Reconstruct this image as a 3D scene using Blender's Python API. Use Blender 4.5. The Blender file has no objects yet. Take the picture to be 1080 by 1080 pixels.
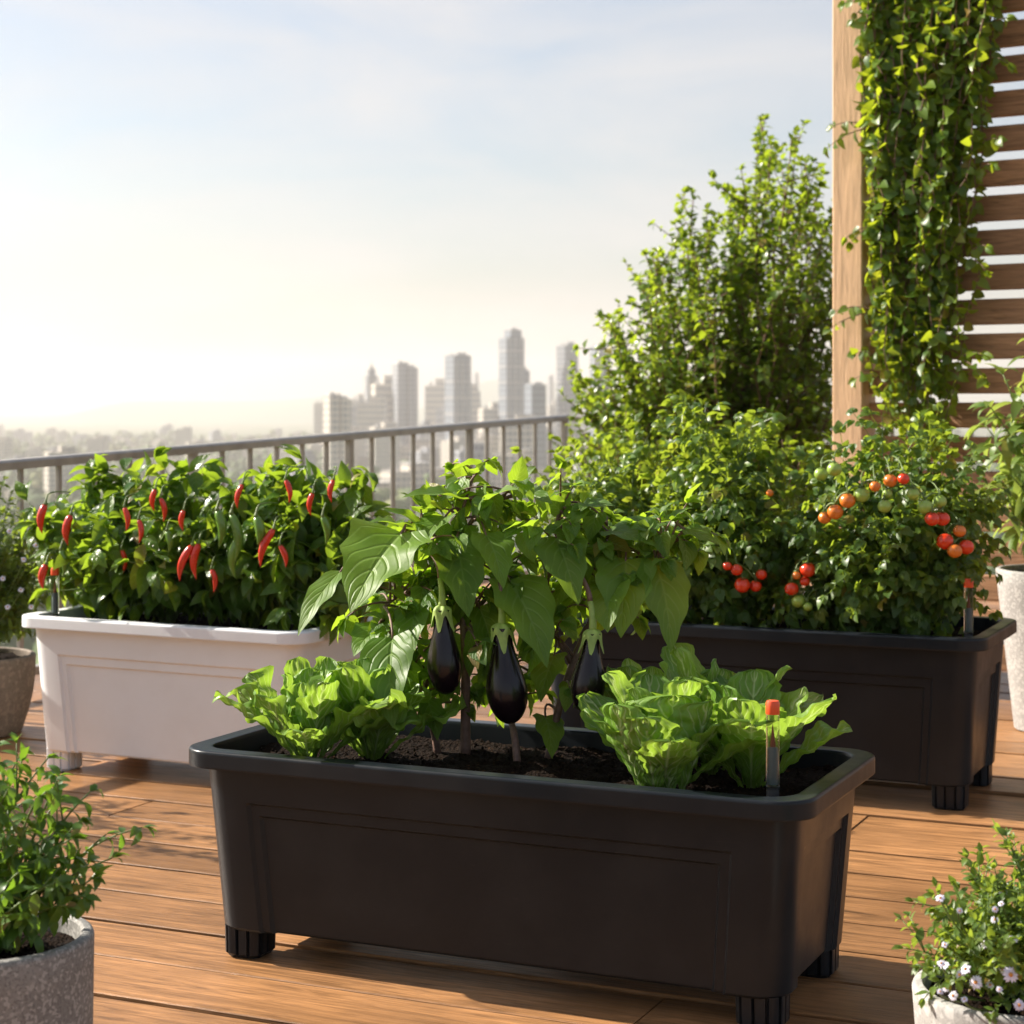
import bpy, math, random
import numpy as np
from math import radians, sin, cos, pi, tan

SEED = 11
rng = np.random.default_rng(SEED)
random.seed(SEED)
scene = bpy.context.scene
COL = scene.collection

# ------------------------------------------------------------------ camera
CAM_H, FPX, CX, HZ = 0.83, 2014.0, 540.0, 425.0


def at(px, py, Y):
    """world point seen at pixel (px,py) of the 1080 px photo at distance Y"""
    return np.array([(px - CX) / FPX * Y, Y, CAM_H + (HZ - py) / FPX * Y])


cam = bpy.data.cameras.new('camera')
cam_o = bpy.data.objects.new('camera', cam)
COL.objects.link(cam_o)
cam_o.location = (0, 0, CAM_H)
cam_o.rotation_euler = (radians(90), 0, 0)
cam.sensor_width = 36
cam.lens = FPX / 1080 * 36
cam.shift_y = -(540 - HZ) / 1080
cam.clip_start, cam.clip_end = 0.05, 12000
cam.dof.use_dof = True
cam.dof.focus_distance = 2.75
cam.dof.aperture_fstop = 9.0
cam.dof.aperture_blades = 7
scene.camera = cam_o

# ------------------------------------------------------------------ node helpers


def new_mat(name):
    m = bpy.data.materials.new(name)
    m.use_nodes = True
    nt = m.node_tree
    for n in list(nt.nodes):
        nt.nodes.remove(n)
    out = nt.nodes.new('ShaderNodeOutputMaterial')
    return m, nt, out


def N(nt, t, **kw):
    n = nt.nodes.new(t)
    for k, v in kw.items():
        if k.startswith('i_'):
            key = k[2:]
            key = int(key) if key.isdigit() else key.replace('_', ' ')
            n.inputs[key].default_value = v
        else:
            setattr(n, k, v)
    return n


def L(nt, a, b):
    nt.links.new(a, b)


def mth(nt, op, a, b=None, c=None, clamp=False):
    n = nt.nodes.new('ShaderNodeMath')
    n.operation = op
    n.use_clamp = clamp
    for i, v in enumerate((a, b, c)):
        if v is None:
            continue
        if isinstance(v, (int, float)):
            n.inputs[i].default_value = v
        else:
            L(nt, v, n.inputs[i])
    return n.outputs[0]


def mixc(nt, fac, a, b, mode='MIX'):
    n = nt.nodes.new('ShaderNodeMix')
    n.data_type = 'RGBA'
    n.blend_type = mode
    for sock, v in ((n.inputs[0], fac), (n.inputs[6], a), (n.inputs[7], b)):
        if isinstance(v, (int, float)):
            sock.default_value = v
        elif isinstance(v, tuple):
            sock.default_value = v if len(v) == 4 else (*v, 1)
        else:
            L(nt, v, sock)
    return n.outputs[2]


def ramp(nt, fac, stops):
    n = nt.nodes.new('ShaderNodeValToRGB')
    cr = n.color_ramp
    while len(cr.elements) < len(stops):
        cr.elements.new(0.5)
    for e, (p, c) in zip(cr.elements, stops):
        e.position = p
        e.color = c if len(c) == 4 else (*c, 1)
    L(nt, fac, n.inputs[0])
    return n.outputs[0]


def noise(nt, scale, detail=4, rough=0.55, vec=None, dist=0.0):
    n = N(nt, 'ShaderNodeTexNoise')
    n.inputs['Scale'].default_value = scale
    n.inputs['Detail'].default_value = detail
    n.inputs['Roughness'].default_value = rough
    n.inputs['Distortion'].default_value = dist
    if vec is not None:
        L(nt, vec, n.inputs['Vector'])
    return n


def bump(nt, h, strength, dist=0.01):
    b = N(nt, 'ShaderNodeBump')
    b.inputs['Strength'].default_value = strength
    b.inputs['Distance'].default_value = dist
    L(nt, h, b.inputs['Height'])
    return b.outputs[0]


def objco(nt):
    return N(nt, 'ShaderNodeTexCoord').outputs['Object']


def plain(name, col, rough=0.5, metal=0.0, var=0.15, nscale=30, bmp=0.0, bscale=200, spec=0.5, coat=0.0):
    m, nt, out = new_mat(name)
    p = N(nt, 'ShaderNodeBsdfPrincipled')
    co = objco(nt)
    nz = noise(nt, nscale, 5, 0.6, co)
    c2 = tuple(max(0, x * (1 - var)) for x in col)
    c3 = tuple(min(1, x * (1 + var)) for x in col)
    L(nt, ramp(nt, nz.outputs[0], [(0.3, c2), (0.7, c3)]), p.inputs['Base Color'])
    r = mth(nt, 'MULTIPLY_ADD', nz.outputs[0], 0.25, rough - 0.12, clamp=True)
    L(nt, r, p.inputs['Roughness'])
    p.inputs['Metallic'].default_value = metal
    p.inputs['Specular IOR Level'].default_value = spec
    p.inputs['Coat Weight'].default_value = coat
    if bmp:
        nb = noise(nt, bscale, 3, 0.6, co)
        L(nt, bump(nt, nb.outputs[0], bmp, 0.002), p.inputs['Normal'])
    L(nt, p.outputs[0], out.inputs[0])
    return m


def leaf_mat(name, dark, light, trans=0.42, rough=0.4, vein=0.0, nvein=9.0, rib=None, tcol=None, blotch=0.0, slant=0.55, ribw=(16.0, 0.0), tmix=.75, bumpd=.003):
    """two sided leaf: glossy top, light shining through; per-leaf tone from attribute rnd; veins from UV"""
    m, nt, out = new_mat(name)
    a = N(nt, 'ShaderNodeAttribute', attribute_name='rnd')
    col = ramp(nt, a.outputs['Fac'], [(0.0, dark), (0.6, tuple((d + l) / 2 for d, l in zip(dark, light))), (.965, light), (.975, (.34, .30, .05)), (1.0, (.24, .13, .035))])
    nz = noise(nt, 35, 3, 0.6, objco(nt))
    col = mixc(nt, mth(nt, 'MULTIPLY', nz.outputs[0], 0.45), col, tuple(0.55 * d for d in dark))
    normal = None
    uv = N(nt, 'ShaderNodeUVMap', uv_map='UVMap').outputs[0]
    sx = N(nt, 'ShaderNodeSeparateXYZ')
    L(nt, uv, sx.inputs[0])
    s = mth(nt, 'ABSOLUTE', mth(nt, 'MULTIPLY_ADD', sx.outputs[0], 2.0, -1.0))
    t = sx.outputs[1]
    if vein > 0:
        ph = mth(nt, 'MULTIPLY', mth(nt, 'SUBTRACT', t, mth(nt, 'MULTIPLY', mth(nt, 'POWER', s, 1.3), slant * 0.5)), nvein * 2 * pi)
        w = mth(nt, 'SINE', ph)
        side = mth(nt, 'POWER', mth(nt, 'MULTIPLY_ADD', w, 0.5, 0.5), 10.0)
        side = mth(nt, 'MULTIPLY', side, mth(nt, 'SUBTRACT', 1.05, s, clamp=True))
        mid = mth(nt, 'SUBTRACT', 1.0, mth(nt, 'MULTIPLY', s, mth(nt, 'MULTIPLY_ADD', t, ribw[1], ribw[0])), clamp=True)
        vv = mth(nt, 'MAXIMUM', side, mid)
        rc = rib or tuple(min(1, x * 2.2 + 0.02) for x in light)
        col = mixc(nt, mth(nt, 'MULTIPLY', vv, vein), col, rc)
        puff = mth(nt, 'ABSOLUTE', w)
        hgt = mth(nt, 'SUBTRACT', mth(nt, 'MULTIPLY', mth(nt, 'SUBTRACT', 1.0, side), 1.0), mid)
        hgt = mth(nt, 'ADD', hgt, mth(nt, 'MULTIPLY', nz.outputs[0], 0.4))
        normal = bump(nt, hgt, 0.6, bumpd)
    p = N(nt, 'ShaderNodeBsdfPrincipled')
    L(nt, col, p.inputs['Base Color'])
    p.inputs['Roughness'].default_value = rough
    p.inputs['Specular IOR Level'].default_value = 0.45
    tr = N(nt, 'ShaderNodeBsdfTranslucent')
    tc = tcol or (min(1, light[0] * 2.2), min(1, light[1] * 1.9), light[2] * 0.6)
    L(nt, mixc(nt, tmix, col, tc), tr.inputs[0])
    if normal is not None:
        L(nt, normal, p.inputs['Normal'])
    mx = N(nt, 'ShaderNodeMixShader')
    mx.inputs[0].default_value = trans
    L(nt, p.outputs[0], mx.inputs[1])
    L(nt, tr.outputs[0], mx.inputs[2])
    L(nt, mx.outputs[0], out.inputs[0])
    return m


# ------------------------------------------------------------------ mesh helpers
class MB:
    """collects geometry and links it as ONE mesh object"""

    def __init__(self):
        self.V, self.UV, self.R, self.F = [], [], [], []
        self.n = 0

    def add(self, V, F, uv=None, rnd=0.5):
        V = np.asarray(V, float).reshape(-1, 3)
        self.V.append(V)
        k = len(V)
        self.UV.append(np.zeros((k, 2)) if uv is None else np.asarray(uv, float))
        self.R.append(np.full(k, rnd) if np.isscalar(rnd) else np.asarray(rnd, float))
        if not isinstance(F, list):
            F = [F]
        for f in F:
            f = np.asarray(f, np.int64)
            if f.ndim == 1:
                f = f[None, :]
            if len(f):
                self.F.append(f + self.n)
        self.n += k
        return self

    def build(self, name, mat, parent=None, smooth=True, sharp=None, loc=None):
        me = bpy.data.meshes.new(name)
        V = np.concatenate(self.V)
        UV = np.concatenate(self.UV)
        R = np.concatenate(self.R)
        org = np.zeros(3) if loc is None else np.asarray(loc, float)
        V = V - org
        loops = np.concatenate([f.ravel() for f in self.F])
        sizes = np.concatenate([np.full(len(f), f.shape[1]) for f in self.F])
        starts = np.concatenate([[0], np.cumsum(sizes)[:-1]])
        me.vertices.add(len(V))
        me.vertices.foreach_set('co', V.astype(np.float32).ravel())
        me.loops.add(len(loops))
        me.loops.foreach_set('vertex_index', loops.astype(np.int32))
        me.polygons.add(len(sizes))
        me.polygons.foreach_set('loop_start', starts.astype(np.int32))
        me.polygons.foreach_set('use_smooth', np.full(len(sizes), smooth))
        uvl = me.uv_layers.new(name='UVMap')
        uvl.data.foreach_set('uv', UV[loops].astype(np.float32).ravel())
        at_ = me.attributes.new('rnd', 'FLOAT', 'POINT')
        at_.data.foreach_set('value', R.astype(np.float32))
        me.update(calc_edges=True)
        me.validate()
        if sharp is not None:
            me.set_sharp_from_angle(angle=radians(sharp))
        me.materials.append(mat)
        o = bpy.data.objects.new(name, me)
        COL.objects.link(o)
        o.location = org
        if parent is not None:
            o.parent = parent
        return o


def tag(o, label=None, cat=None, group=None, kind=None):
    if label:
        o['label'] = label
    if cat:
        o['category'] = cat
    if group:
        o['group'] = group
    if kind:
        o['kind'] = kind
    return o


def thing(name, label, cat, loc=(0, 0, 0), rz=0.0, group=None):
    o = bpy.data.objects.new(name, None)
    COL.objects.link(o)
    o.location = tuple(loc)
    o.rotation_euler = (0, 0, rz)
    return tag(o, label, cat, group)


def nrm(v):
    v = np.asarray(v, float)
    return v / (np.linalg.norm(v, axis=-1, keepdims=True) + 1e-12)


def grid_faces(nr, nc, wrap=False):
    r = np.arange(nr - 1)[:, None]
    c = np.arange(nc if wrap else nc - 1)[None, :]
    c2 = (c + 1) % nc
    a = r * nc + c
    b = r * nc + c2
    return np.stack([a, b, b + nc, a + nc], -1).reshape(-1, 4)


def tube(mb, P, R, sides=6, rnd=0.5, cap=True):
    P = np.asarray(P, float)
    n = len(P)
    R = np.full(n, R) if np.isscalar(R) else np.asarray(R, float)
    T = nrm(np.gradient(P, axis=0))
    ref = np.array([0, 0, 1.0]) if abs(T[:, 2]).mean() < 0.8 else np.array([1.0, 0, 0])
    A = nrm(np.cross(T, ref))
    B = np.cross(T, A)
    th = np.linspace(0, 2 * pi, sides, endpoint=False)
    V = P[:, None, :] + R[:, None, None] * (np.cos(th)[None, :, None] * A[:, None, :] + np.sin(th)[None, :, None] * B[:, None, :])
    F = [grid_faces(n, sides, True)]
    if cap:
        F += [np.arange(sides)[::-1].copy(), np.arange(sides) + (n - 1) * sides]
    uv = np.stack(np.meshgrid(np.linspace(0, 1, sides), np.linspace(0, 1, n)), -1).reshape(-1, 2)
    mb.add(V.reshape(-1, 3), F, uv, rnd)


def bez(p0, p1, p2, n):
    t = np.linspace(0, 1, n)[:, None]
    return (1 - t) ** 2 * p0 + 2 * t * (1 - t) * p1 + t ** 2 * p2


def lathe(mb, prof, sides=40, center=(0, 0, 0), rnd=0.5):
    prof = np.asarray(prof, float)
    th = np.linspace(0, 2 * pi, sides, endpoint=False)
    V = np.stack([prof[:, 0][:, None] * np.cos(th), prof[:, 0][:, None] * np.sin(th), np.repeat(prof[:, 1][:, None], sides, 1)], -1).reshape(-1, 3)
    F = [grid_faces(len(prof), sides, True)]
    if prof[0, 0] > 1e-6:
        F.append(np.arange(sides)[::-1].copy())
    if prof[-1, 0] > 1e-6:
        F.append(np.arange(sides) + (len(prof) - 1) * sides)
    mb.add(V + np.asarray(center), F, None, rnd)


def box(mb, c, s, bev=0.0, R=None, rnd=0.5):
    """box with chamfered edges along its long axis"""
    x, y, z = (v / 2 for v in s)
    b = bev
    if b > 0:
        sec = [(-y + b, -z), (y - b, -z), (y, -z + b), (y, z - b), (y - b, z), (-y + b, z), (-y, z - b), (-y, -z + b)]
    else:
        sec = [(-y, -z), (y, -z), (y, z), (-y, z)]
    k = len(sec)
    V = np.array([(sx * x, a, bb) for sx in (-1, 1) for a, bb in sec])
    if R is not None:
        V = V @ np.asarray(R).T
    V = V + np.asarray(c)
    i = np.arange(k)
    F = [np.stack([i, i + k, (i + 1) % k + k, (i + 1) % k], -1)[:, ::-1].copy(), i.copy(), (i + k)[::-1].copy()]
    mb.add(V, F, None, rnd)


def Rz(a):
    return np.array([[cos(a), -sin(a), 0], [sin(a), cos(a), 0], [0, 0, 1]])


# ------------------------------------------------------------------ leaves
def leaf_template(shape='ovate', nu=2, nv=5, fold=0.25, droop=0.25, ratio=0.5, wave=0.0, wk=3, seed=0, lob=0.0, stalk=0.0):
    """leaf of length 1 along +y, top side +z, half width from the outline"""
    t = np.linspace(0, 1, nv + 1)
    if shape == 'ovate':
        w = np.sin(pi * t ** 0.72) ** 0.9 * (1 - 0.25 * t)
    elif shape == 'heart':
        w = np.sin(pi * np.clip(t * 0.93 + 0.07, 0, 1) ** 0.62) ** 0.85 * (1 - 0.2 * t)
    elif shape == 'lance':
        w = np.sin(pi * t ** 0.85) ** 1.1
    else:
        w = np.sin(pi * t ** 0.95) ** 0.75
    w = w / w.max()
    w[0] = max(w[0], 0.03)
    w[-1] = 0.015
    s = np.linspace(-1, 1, 2 * nu + 1)
    r = np.random.default_rng(seed)
    ph = r.uniform(0, 6, 4)
    T, S = np.meshgrid(t, s, indexing='ij')
    hw = 0.5 * ratio * w[:, None] * (1 + lob * np.sin(T * 2 * pi * 3.2 + ph[0] + (S > 0) * 1.3))
    X = hw * S
    ang = -droop * T * 1.6
    Y = np.cumsum(np.cos(ang), 0) / (nv + 1)
    Y = Y - Y[0]
    Z = np.cumsum(np.sin(ang), 0) / (nv + 1)
    Z = Z - Z[0]
    Z = Z + fold * np.abs(X) * (1 - 0.3 * T) + wave * np.abs(S) ** 1.5 * w[:, None] * np.sin(T * wk * 2 * pi + ph[1] + (S > 0) * 2.0) * ratio
    V = np.stack([X, Y + stalk, Z], -1).reshape(-1, 3)
    uv = np.stack([(S + 1) / 2, T], -1).reshape(-1, 2)
    return V, grid_faces(nv + 1, 2 * nu + 1), uv


def compound(leaflet, pairs=2, seed=0):
    """pinnate leaf: pairs of leaflets plus a terminal one"""
    Vs, Fs, Us, n = [], [], [], 0
    r = np.random.default_rng(seed)

    def put(y, ang, sc, tilt):
        nonlocal n
        V, F, U = leaflet
        M = Rz(ang)
        W = V * sc
        W = W @ np.array([[1, 0, 0], [0, cos(tilt), -sin(tilt)], [0, sin(tilt), cos(tilt)]]).T @ M.T
        zz = -0.18 * y * y
        Vs.append(W + np.array([0, y, zz]))
        Fs.append(F + n)
        Us.append(U)
        n += len(V)
    for k in range(pairs):
        y = 0.25 + 0.4 * k / max(1, pairs - 1) if pairs > 1 else 0.4
        for sg in (-1, 1):
            put(y, sg * (1.0 + r.uniform(-.2, .2)), 0.36 * r.uniform(.85, 1.15), r.uniform(-.5, .1))
    put(0.66, r.uniform(-.15, .15), 0.45, -.35)
    # rachis as a thin strip
    V = np.array([(-.012, 0, 0), (.012, 0, 0), (-.008, .68, -.083), (.008, .68, -.083)])
    Vs.append(V)
    Fs.append(np.array([[0, 1, 3, 2]]) + n)
    Us.append(np.full((4, 2), .5))
    return np.concatenate(Vs), np.concatenate(Fs), np.concatenate(Us)


def put_leaves(mb, templates, P, D, Nn, S, tone=None):
    P, D, Nn, S = (np.asarray(a, float) for a in (P, D, Nn, S))
    n = len(P)
    if n == 0:
        return
    y = nrm(D)
    x = nrm(np.cross(y, Nn))
    z = np.cross(x, y)
    which = rng.integers(0, len(templates), n)
    tone = rng.uniform(0, 1, n) if tone is None else np.asarray(tone)
    for k, (TV, TF, TU) in enumerate(templates):
        ix = np.where(which == k)[0]
        if not len(ix):
            continue
        W = (TV[None, :, 0, None] * x[ix][:, None] + TV[None, :, 1, None] * y[ix][:, None] + TV[None, :, 2, None] * z[ix][:, None]) * S[ix][:, None, None] + P[ix][:, None]
        nv = len(TV)
        F = (TF[None] + (np.arange(len(ix)) * nv)[:, None, None]).reshape(-1, TF.shape[1])
        mb.add(W.reshape(-1, 3), F, np.tile(TU, (len(ix), 1)), np.repeat(tone[ix], nv))


def rvec(n=None):
    v = rng.normal(size=(3,) if n is None else (n, 3))
    return nrm(v)


class Plant:
    def __init__(self):
        self.stem = MB()
        self.P, self.D, self.N, self.S, self.T = [], [], [], [], []

    def leaf(self, p, d, n, s, t=None):
        self.P.append(p)
        self.D.append(d)
        self.N.append(n)
        self.S.append(s)
        self.T.append(rng.uniform() if t is None else t)

    def twig(self, pts, r0, r1, spacing, size, start=0.2, spread=0.9, up=0.6, sides=5, droop=0.0, grow=0.75, tip=2, whorl=1, jit=0.35, shade=None):
        pts = np.asarray(pts)
        tube(self.stem, pts, np.linspace(r0, r1, len(pts)), sides, cap=True)
        seg = np.linalg.norm(np.diff(pts, axis=0), axis=1)
        cum = np.concatenate([[0], np.cumsum(seg)])
        tot = cum[-1]
        d = start * tot + rng.uniform(0, spacing)
        k = rng.uniform(0, 6)
        while d < tot:
            f = np.searchsorted(cum, d) - 1
            f = max(0, min(f, len(seg) - 1))
            a = (d - cum[f]) / max(seg[f], 1e-9)
            p = pts[f] * (1 - a) + pts[f + 1] * a
            tv = nrm(pts[f + 1] - pts[f])
            for q in range(whorl):
                k += 2.4 if whorl == 1 else pi * 2 / whorl
                ref = nrm(np.cross(tv, [0.31, 0.2, 0.93]))
                b = np.cross(tv, ref)
                o = cos(k) * ref + sin(k) * b
                dd = nrm(tv * (1 - spread) + o * spread + rvec() * jit + np.array([0, 0, -droop]))
                nn = nrm(np.array([0, 0, up]) + tv * 0.4 + rvec() * 0.45)
                sz = size * rng.uniform(.65, 1.15) * (1 - (1 - grow) * d / tot)
                self.leaf(p, dd, nn, sz)
            if whorl > 1:
                k += pi / 2
            d += spacing * rng.uniform(.7, 1.3)
        tv = nrm(pts[-1] - pts[-2])
        for q in range(tip):
            dd = nrm(tv + rvec() * 0.55 + np.array([0, 0, -droop * .6]))
            self.leaf(pts[-1], dd, nrm(np.array([0, 0, up]) + rvec() * 0.6), size * grow * rng.uniform(.6, 1.0))

    def bushy(self, base, targets, r0, n_twig, twig_len, spacing, size, lift=0.5, t0=0.25, stem_leaf=True, twig_up=0.35, **kw):
        """stems from base to each target, twigs off the stems, leaves along the twigs"""
        base = np.asarray(base, float)
        for tg in targets:
            tg = np.asarray(tg, float)
            d = np.linalg.norm(tg - base)
            mid = base + np.array([0, 0, 1]) * d * lift + (tg - base) * (0.5 - lift * 0.3) + rvec() * d * 0.06
            b0 = base + np.array([rng.normal() * r0 * 1.2, rng.normal() * r0 * 1.2, 0])
            pts = bez(b0, mid, tg, 10)
            pts[1:-1] += rng.normal(size=(8, 3)) * d * 0.008
            rr = r0 * rng.uniform(.7, 1.1)
            self.twig(pts, rr, rr * .25, spacing, size, start=0.45 if stem_leaf else 2, **kw)
            for j in range(n_twig):
                f = rng.uniform(t0, 0.97)
                i = f * 9
                i0 = int(i)
                p = pts[i0] * (1 - i + i0) + pts[min(9, i0 + 1)] * (i - i0)
                tv = nrm(pts[min(9, i0 + 1)] - pts[i0])
                out = nrm(p - base - np.array([0, 0, 0.5 * d]) + 1e-6)
                dr = nrm(rvec() * 0.9 + tv * 0.5 + out * 0.35 + np.array([0, 0, twig_up]))
                ln = twig_len * rng.uniform(.5, 1.2) * (1.1 - 0.45 * f)
                q = bez(p, p + dr * ln * .5, p + nrm(dr + np.array([0, 0, kw.get('tw_droop', 0.15)])) * ln, 6)
                kk = {k: v for k, v in kw.items() if k != 'tw_droop'}
                self.twig(q, rr * .32, rr * .12, spacing, size, start=0.12, **kk)

    def finish(self, root, templates, leafmat, stemmat, foliage='foliage', stemname='stem', clip=None):
        mb = MB()
        P, D, Nn, S, T = map(np.array, (self.P, self.D, self.N, self.S, self.T))
        if clip is not None:
            k = clip(P + D * S[:, None] * 0.5)
            P, D, Nn, S, T = P[k], D[k], Nn[k], S[k], T[k]
        put_leaves(mb, templates, P, D, Nn, S, T)
        org = np.array(root.location)
        f = mb.build(foliage, leafmat, None, loc=org)
        f.parent = root
        f.location = (0, 0, 0)
        s = self.stem.build(stemname, stemmat, None, loc=org)
        s.parent = root
        s.location = (0, 0, 0)
        return len(P)


def part(mb, name, mat, root, loc=None, **kw):
    """mesh given in world coordinates, parented to an unrotated root (or part of it)"""
    o = mb.build(name, mat, None, loc=loc if loc is not None else wloc(root), **kw)
    o.parent = root
    o.location = np.array(o.location) - wloc(root)
    return o


def wloc(o):
    p = np.array(o.location)
    while o.parent is not None:
        o = o.parent
        p = p + np.array(o.location)
    return p


def ell_targets(c, r, n, lo=0.55, zmin=-0.3):
    """points spread over the outer part of an ellipsoid"""
    out = []
    i = 0
    while len(out) < n:
        g = (i * 0.618034 + rng.uniform(0, .05)) % 1
        z = rng.uniform(zmin, 1)
        a = g * 2 * pi
        rad = (1 - z * z) ** .5 if abs(z) < 1 else 0
        f = rng.uniform(lo, 1)
        out.append(np.array(c) + np.array(r) * np.array([rad * cos(a), rad * sin(a), z]) * f)
        i += 1
    return out


# ------------------------------------------------------------------ materials
M = {}


def plastic(name, col, dust, rough, spec, amount):
    m, nt, out = new_mat(name)
    co = objco(nt)
    p = N(nt, 'ShaderNodeBsdfPrincipled')
    n1 = noise(nt, 7, 6, .65, co)
    n2 = noise(nt, 240, 3, .6, co)
    mp = N(nt, 'ShaderNodeMapping')
    mp.inputs['Scale'].default_value = (6, 6, 60)
    mp.inputs['Rotation'].default_value = (0, .5, .2)
    L(nt, co, mp.inputs[0])
    n3 = noise(nt, 3, 3, .5, mp.outputs[0], 1.0)
    sp = ramp(nt, n2.outputs[0], [(.66, (0, 0, 0)), (.72, (1, 1, 1))])
    film = ramp(nt, n1.outputs[0], [(.45, (0, 0, 0)), (.75, (1, 1, 1))])
    scr = ramp(nt, n3.outputs[0], [(.70, (0, 0, 0)), (.735, (1, 1, 1)), (.76, (0, 0, 0))])
    f = mth(nt, 'ADD', mth(nt, 'MULTIPLY', mth(nt, 'MULTIPLY', sp, film), .5), mth(nt, 'ADD', mth(nt, 'MULTIPLY', film, .35), mth(nt, 'MULTIPLY', scr, .3)))
    f = mth(nt, 'MULTIPLY', f, amount, clamp=True)
    L(nt, mixc(nt, f, col, dust), p.inputs['Base Color'])
    L(nt, mth(nt, 'MULTIPLY_ADD', film, .16, rough), p.inputs['Roughness'])
    p.inputs['Specular IOR Level'].default_value = spec
    wv = noise(nt, 5, 2, .5, co)
    nb = noise(nt, 900, 2, .5, co)
    h = mth(nt, 'ADD', mth(nt, 'MULTIPLY', wv.outputs[0], 1.2), mth(nt, 'MULTIPLY', nb.outputs[0], .06))
    L(nt, bump(nt, h, .12, .006), p.inputs['Normal'])
    L(nt, p.outputs[0], out.inputs[0])
    return m


M['black'] = plastic('black_plastic', (.0085, .0118, .0160), (.036, .036, .036), .30, .24, .8)
M['white'] = plastic('white_plastic', (.77, .80, .83), (.56, .54, .50), .36, .45, .55)
M['metal'] = plain('railing_metal', (0.36, 0.335, 0.30), 0.38, metal=0.25, var=0.2, nscale=12, bmp=.1, bscale=120)
M['post'] = None


def wood(name, base, grainscale=1.0, rough=0.5, wet=0.0, axis=0, perboard=0.35, con=1.0):
    m, nt, out = new_mat(name)
    co = objco(nt)
    a = N(nt, 'ShaderNodeAttribute', attribute_name='rnd').outputs['Fac']
    sc = [22, 22, 22]
    sc[axis] = 1.9
    mp = N(nt, 'ShaderNodeMapping')
    mp.inputs['Scale'].default_value = [s * grainscale for s in sc]
    L(nt, co, mp.inputs[0])
    off = N(nt, 'ShaderNodeCombineXYZ')
    for i in range(3):
        L(nt, mth(nt, 'MULTIPLY', a, 37.0 + 13 * i), off.inputs[i])
    L(nt, off.outputs[0], mp.inputs['Location'])
    g = noise(nt, 1.6, 7, 0.62, mp.outputs[0], 1.6)
    mp2 = N(nt, 'ShaderNodeMapping')
    mp2.inputs['Scale'].default_value = [s * grainscale * (5 if i != axis else 3) for i, s in enumerate(sc)]
    L(nt, mp.outputs[0], mp2.inputs[0])
    mp2.inputs['Scale'].default_value = [3.2 if i == axis else 5.0 for i in range(3)]
    fine = noise(nt, 2.0, 5, 0.7, mp2.outputs[0], 0.3)
    dk = tuple(x * (1 - 0.62 * con) for x in base)
    lt = tuple(min(1, x * (1 + .42 * con)) for x in base)
    col = ramp(nt, g.outputs[0], [(0.28, dk), (0.47, base), (0.72, lt)])
    col = mixc(nt, mth(nt, 'MULTIPLY', ramp(nt, fine.outputs[0], [(0.46, (0, 0, 0)), (0.68, (1, 1, 1))]), .6 * con), col, tuple(x * .36 for x in base))
    tone = mth(nt, 'MULTIPLY_ADD', a, perboard * 2, 1 - perboard)
    hs = N(nt, 'ShaderNodeHueSaturation')
    L(nt, tone, hs.inputs['Value'])
    L(nt, col, hs.inputs['Color'])
    big = noise(nt, 2.2, 4, 0.6, co)
    col = mixc(nt, mth(nt, 'MULTIPLY', ramp(nt, big.outputs[0], [(0.47, (0, 0, 0)), (0.66, (1, 1, 1))]), .5 * con), hs.outputs[0], tuple(x * .6 for x in base))
    p = N(nt, 'ShaderNodeBsdfPrincipled')
    L(nt, col, p.inputs['Base Color'])
    r = mth(nt, 'MULTIPLY_ADD', big.outputs[0], -0.35 * wet, rough + .17 * wet)
    r = mth(nt, 'MULTIPLY_ADD', fine.outputs[0], 0.25, mth(nt, 'SUBTRACT', r, 0.1), clamp=True)
    L(nt, r, p.inputs['Roughness'])
    hgt = mth(nt, 'ADD', mth(nt, 'MULTIPLY', g.outputs[0], 1.0), mth(nt, 'MULTIPLY', fine.outputs[0], 0.7))
    L(nt, bump(nt, hgt, 0.45, 0.004), p.inputs['Normal'])
    p.inputs['Specular IOR Level'].default_value = 0.32
    L(nt, p.outputs[0], out.inputs[0])
    return m


M['deck'] = wood('deck_wood', (0.30, 0.150, 0.062), 1.0, 0.36, wet=0.8, perboard=0.32, con=1.25)
M['post'] = wood('pale_post_wood', (0.66, 0.43, 0.25), 1.2, 0.6, axis=2, perboard=0.1, con=.45)
M['slat'] = wood('slat_wood', (0.40, 0.22, 0.115), 1.2, 0.6, axis=0, perboard=0.2)


def soil_mat():
    m, nt, out = new_mat('potting_soil')
    co = objco(nt)
    a = noise(nt, 160, 6, 0.7, co)
    v = N(nt, 'ShaderNodeTexVoronoi')
    v.inputs['Scale'].default_value = 190
    L(nt, co, v.inputs['Vector'])
    col = ramp(nt, a.outputs[0], [(0.3, (0.004, 0.0025, 0.002)), (0.6, (0.016, 0.009, 0.005)), (0.78, (0.05, 0.027, 0.014))])
    rn = ramp(nt, v.outputs['Color'], [(0.90, (0, 0, 0)), (0.93, (1, 1, 1))])
    col = mixc(nt, mth(nt, 'MULTIPLY', rn, .5), col, (0.10, 0.05, 0.022))
    p = N(nt, 'ShaderNodeBsdfPrincipled')
    L(nt, col, p.inputs['Base Color'])
    p.inputs['Roughness'].default_value = 0.95
    p.inputs['Specular IOR Level'].default_value = 0.08
    L(nt, bump(nt, mth(nt, 'ADD', a.outputs[0], v.outputs['Distance']), 1.0, 0.006), p.inputs['Normal'])
    L(nt, p.outputs[0], out.inputs[0])
    return m


M['soil'] = soil_mat()


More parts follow.
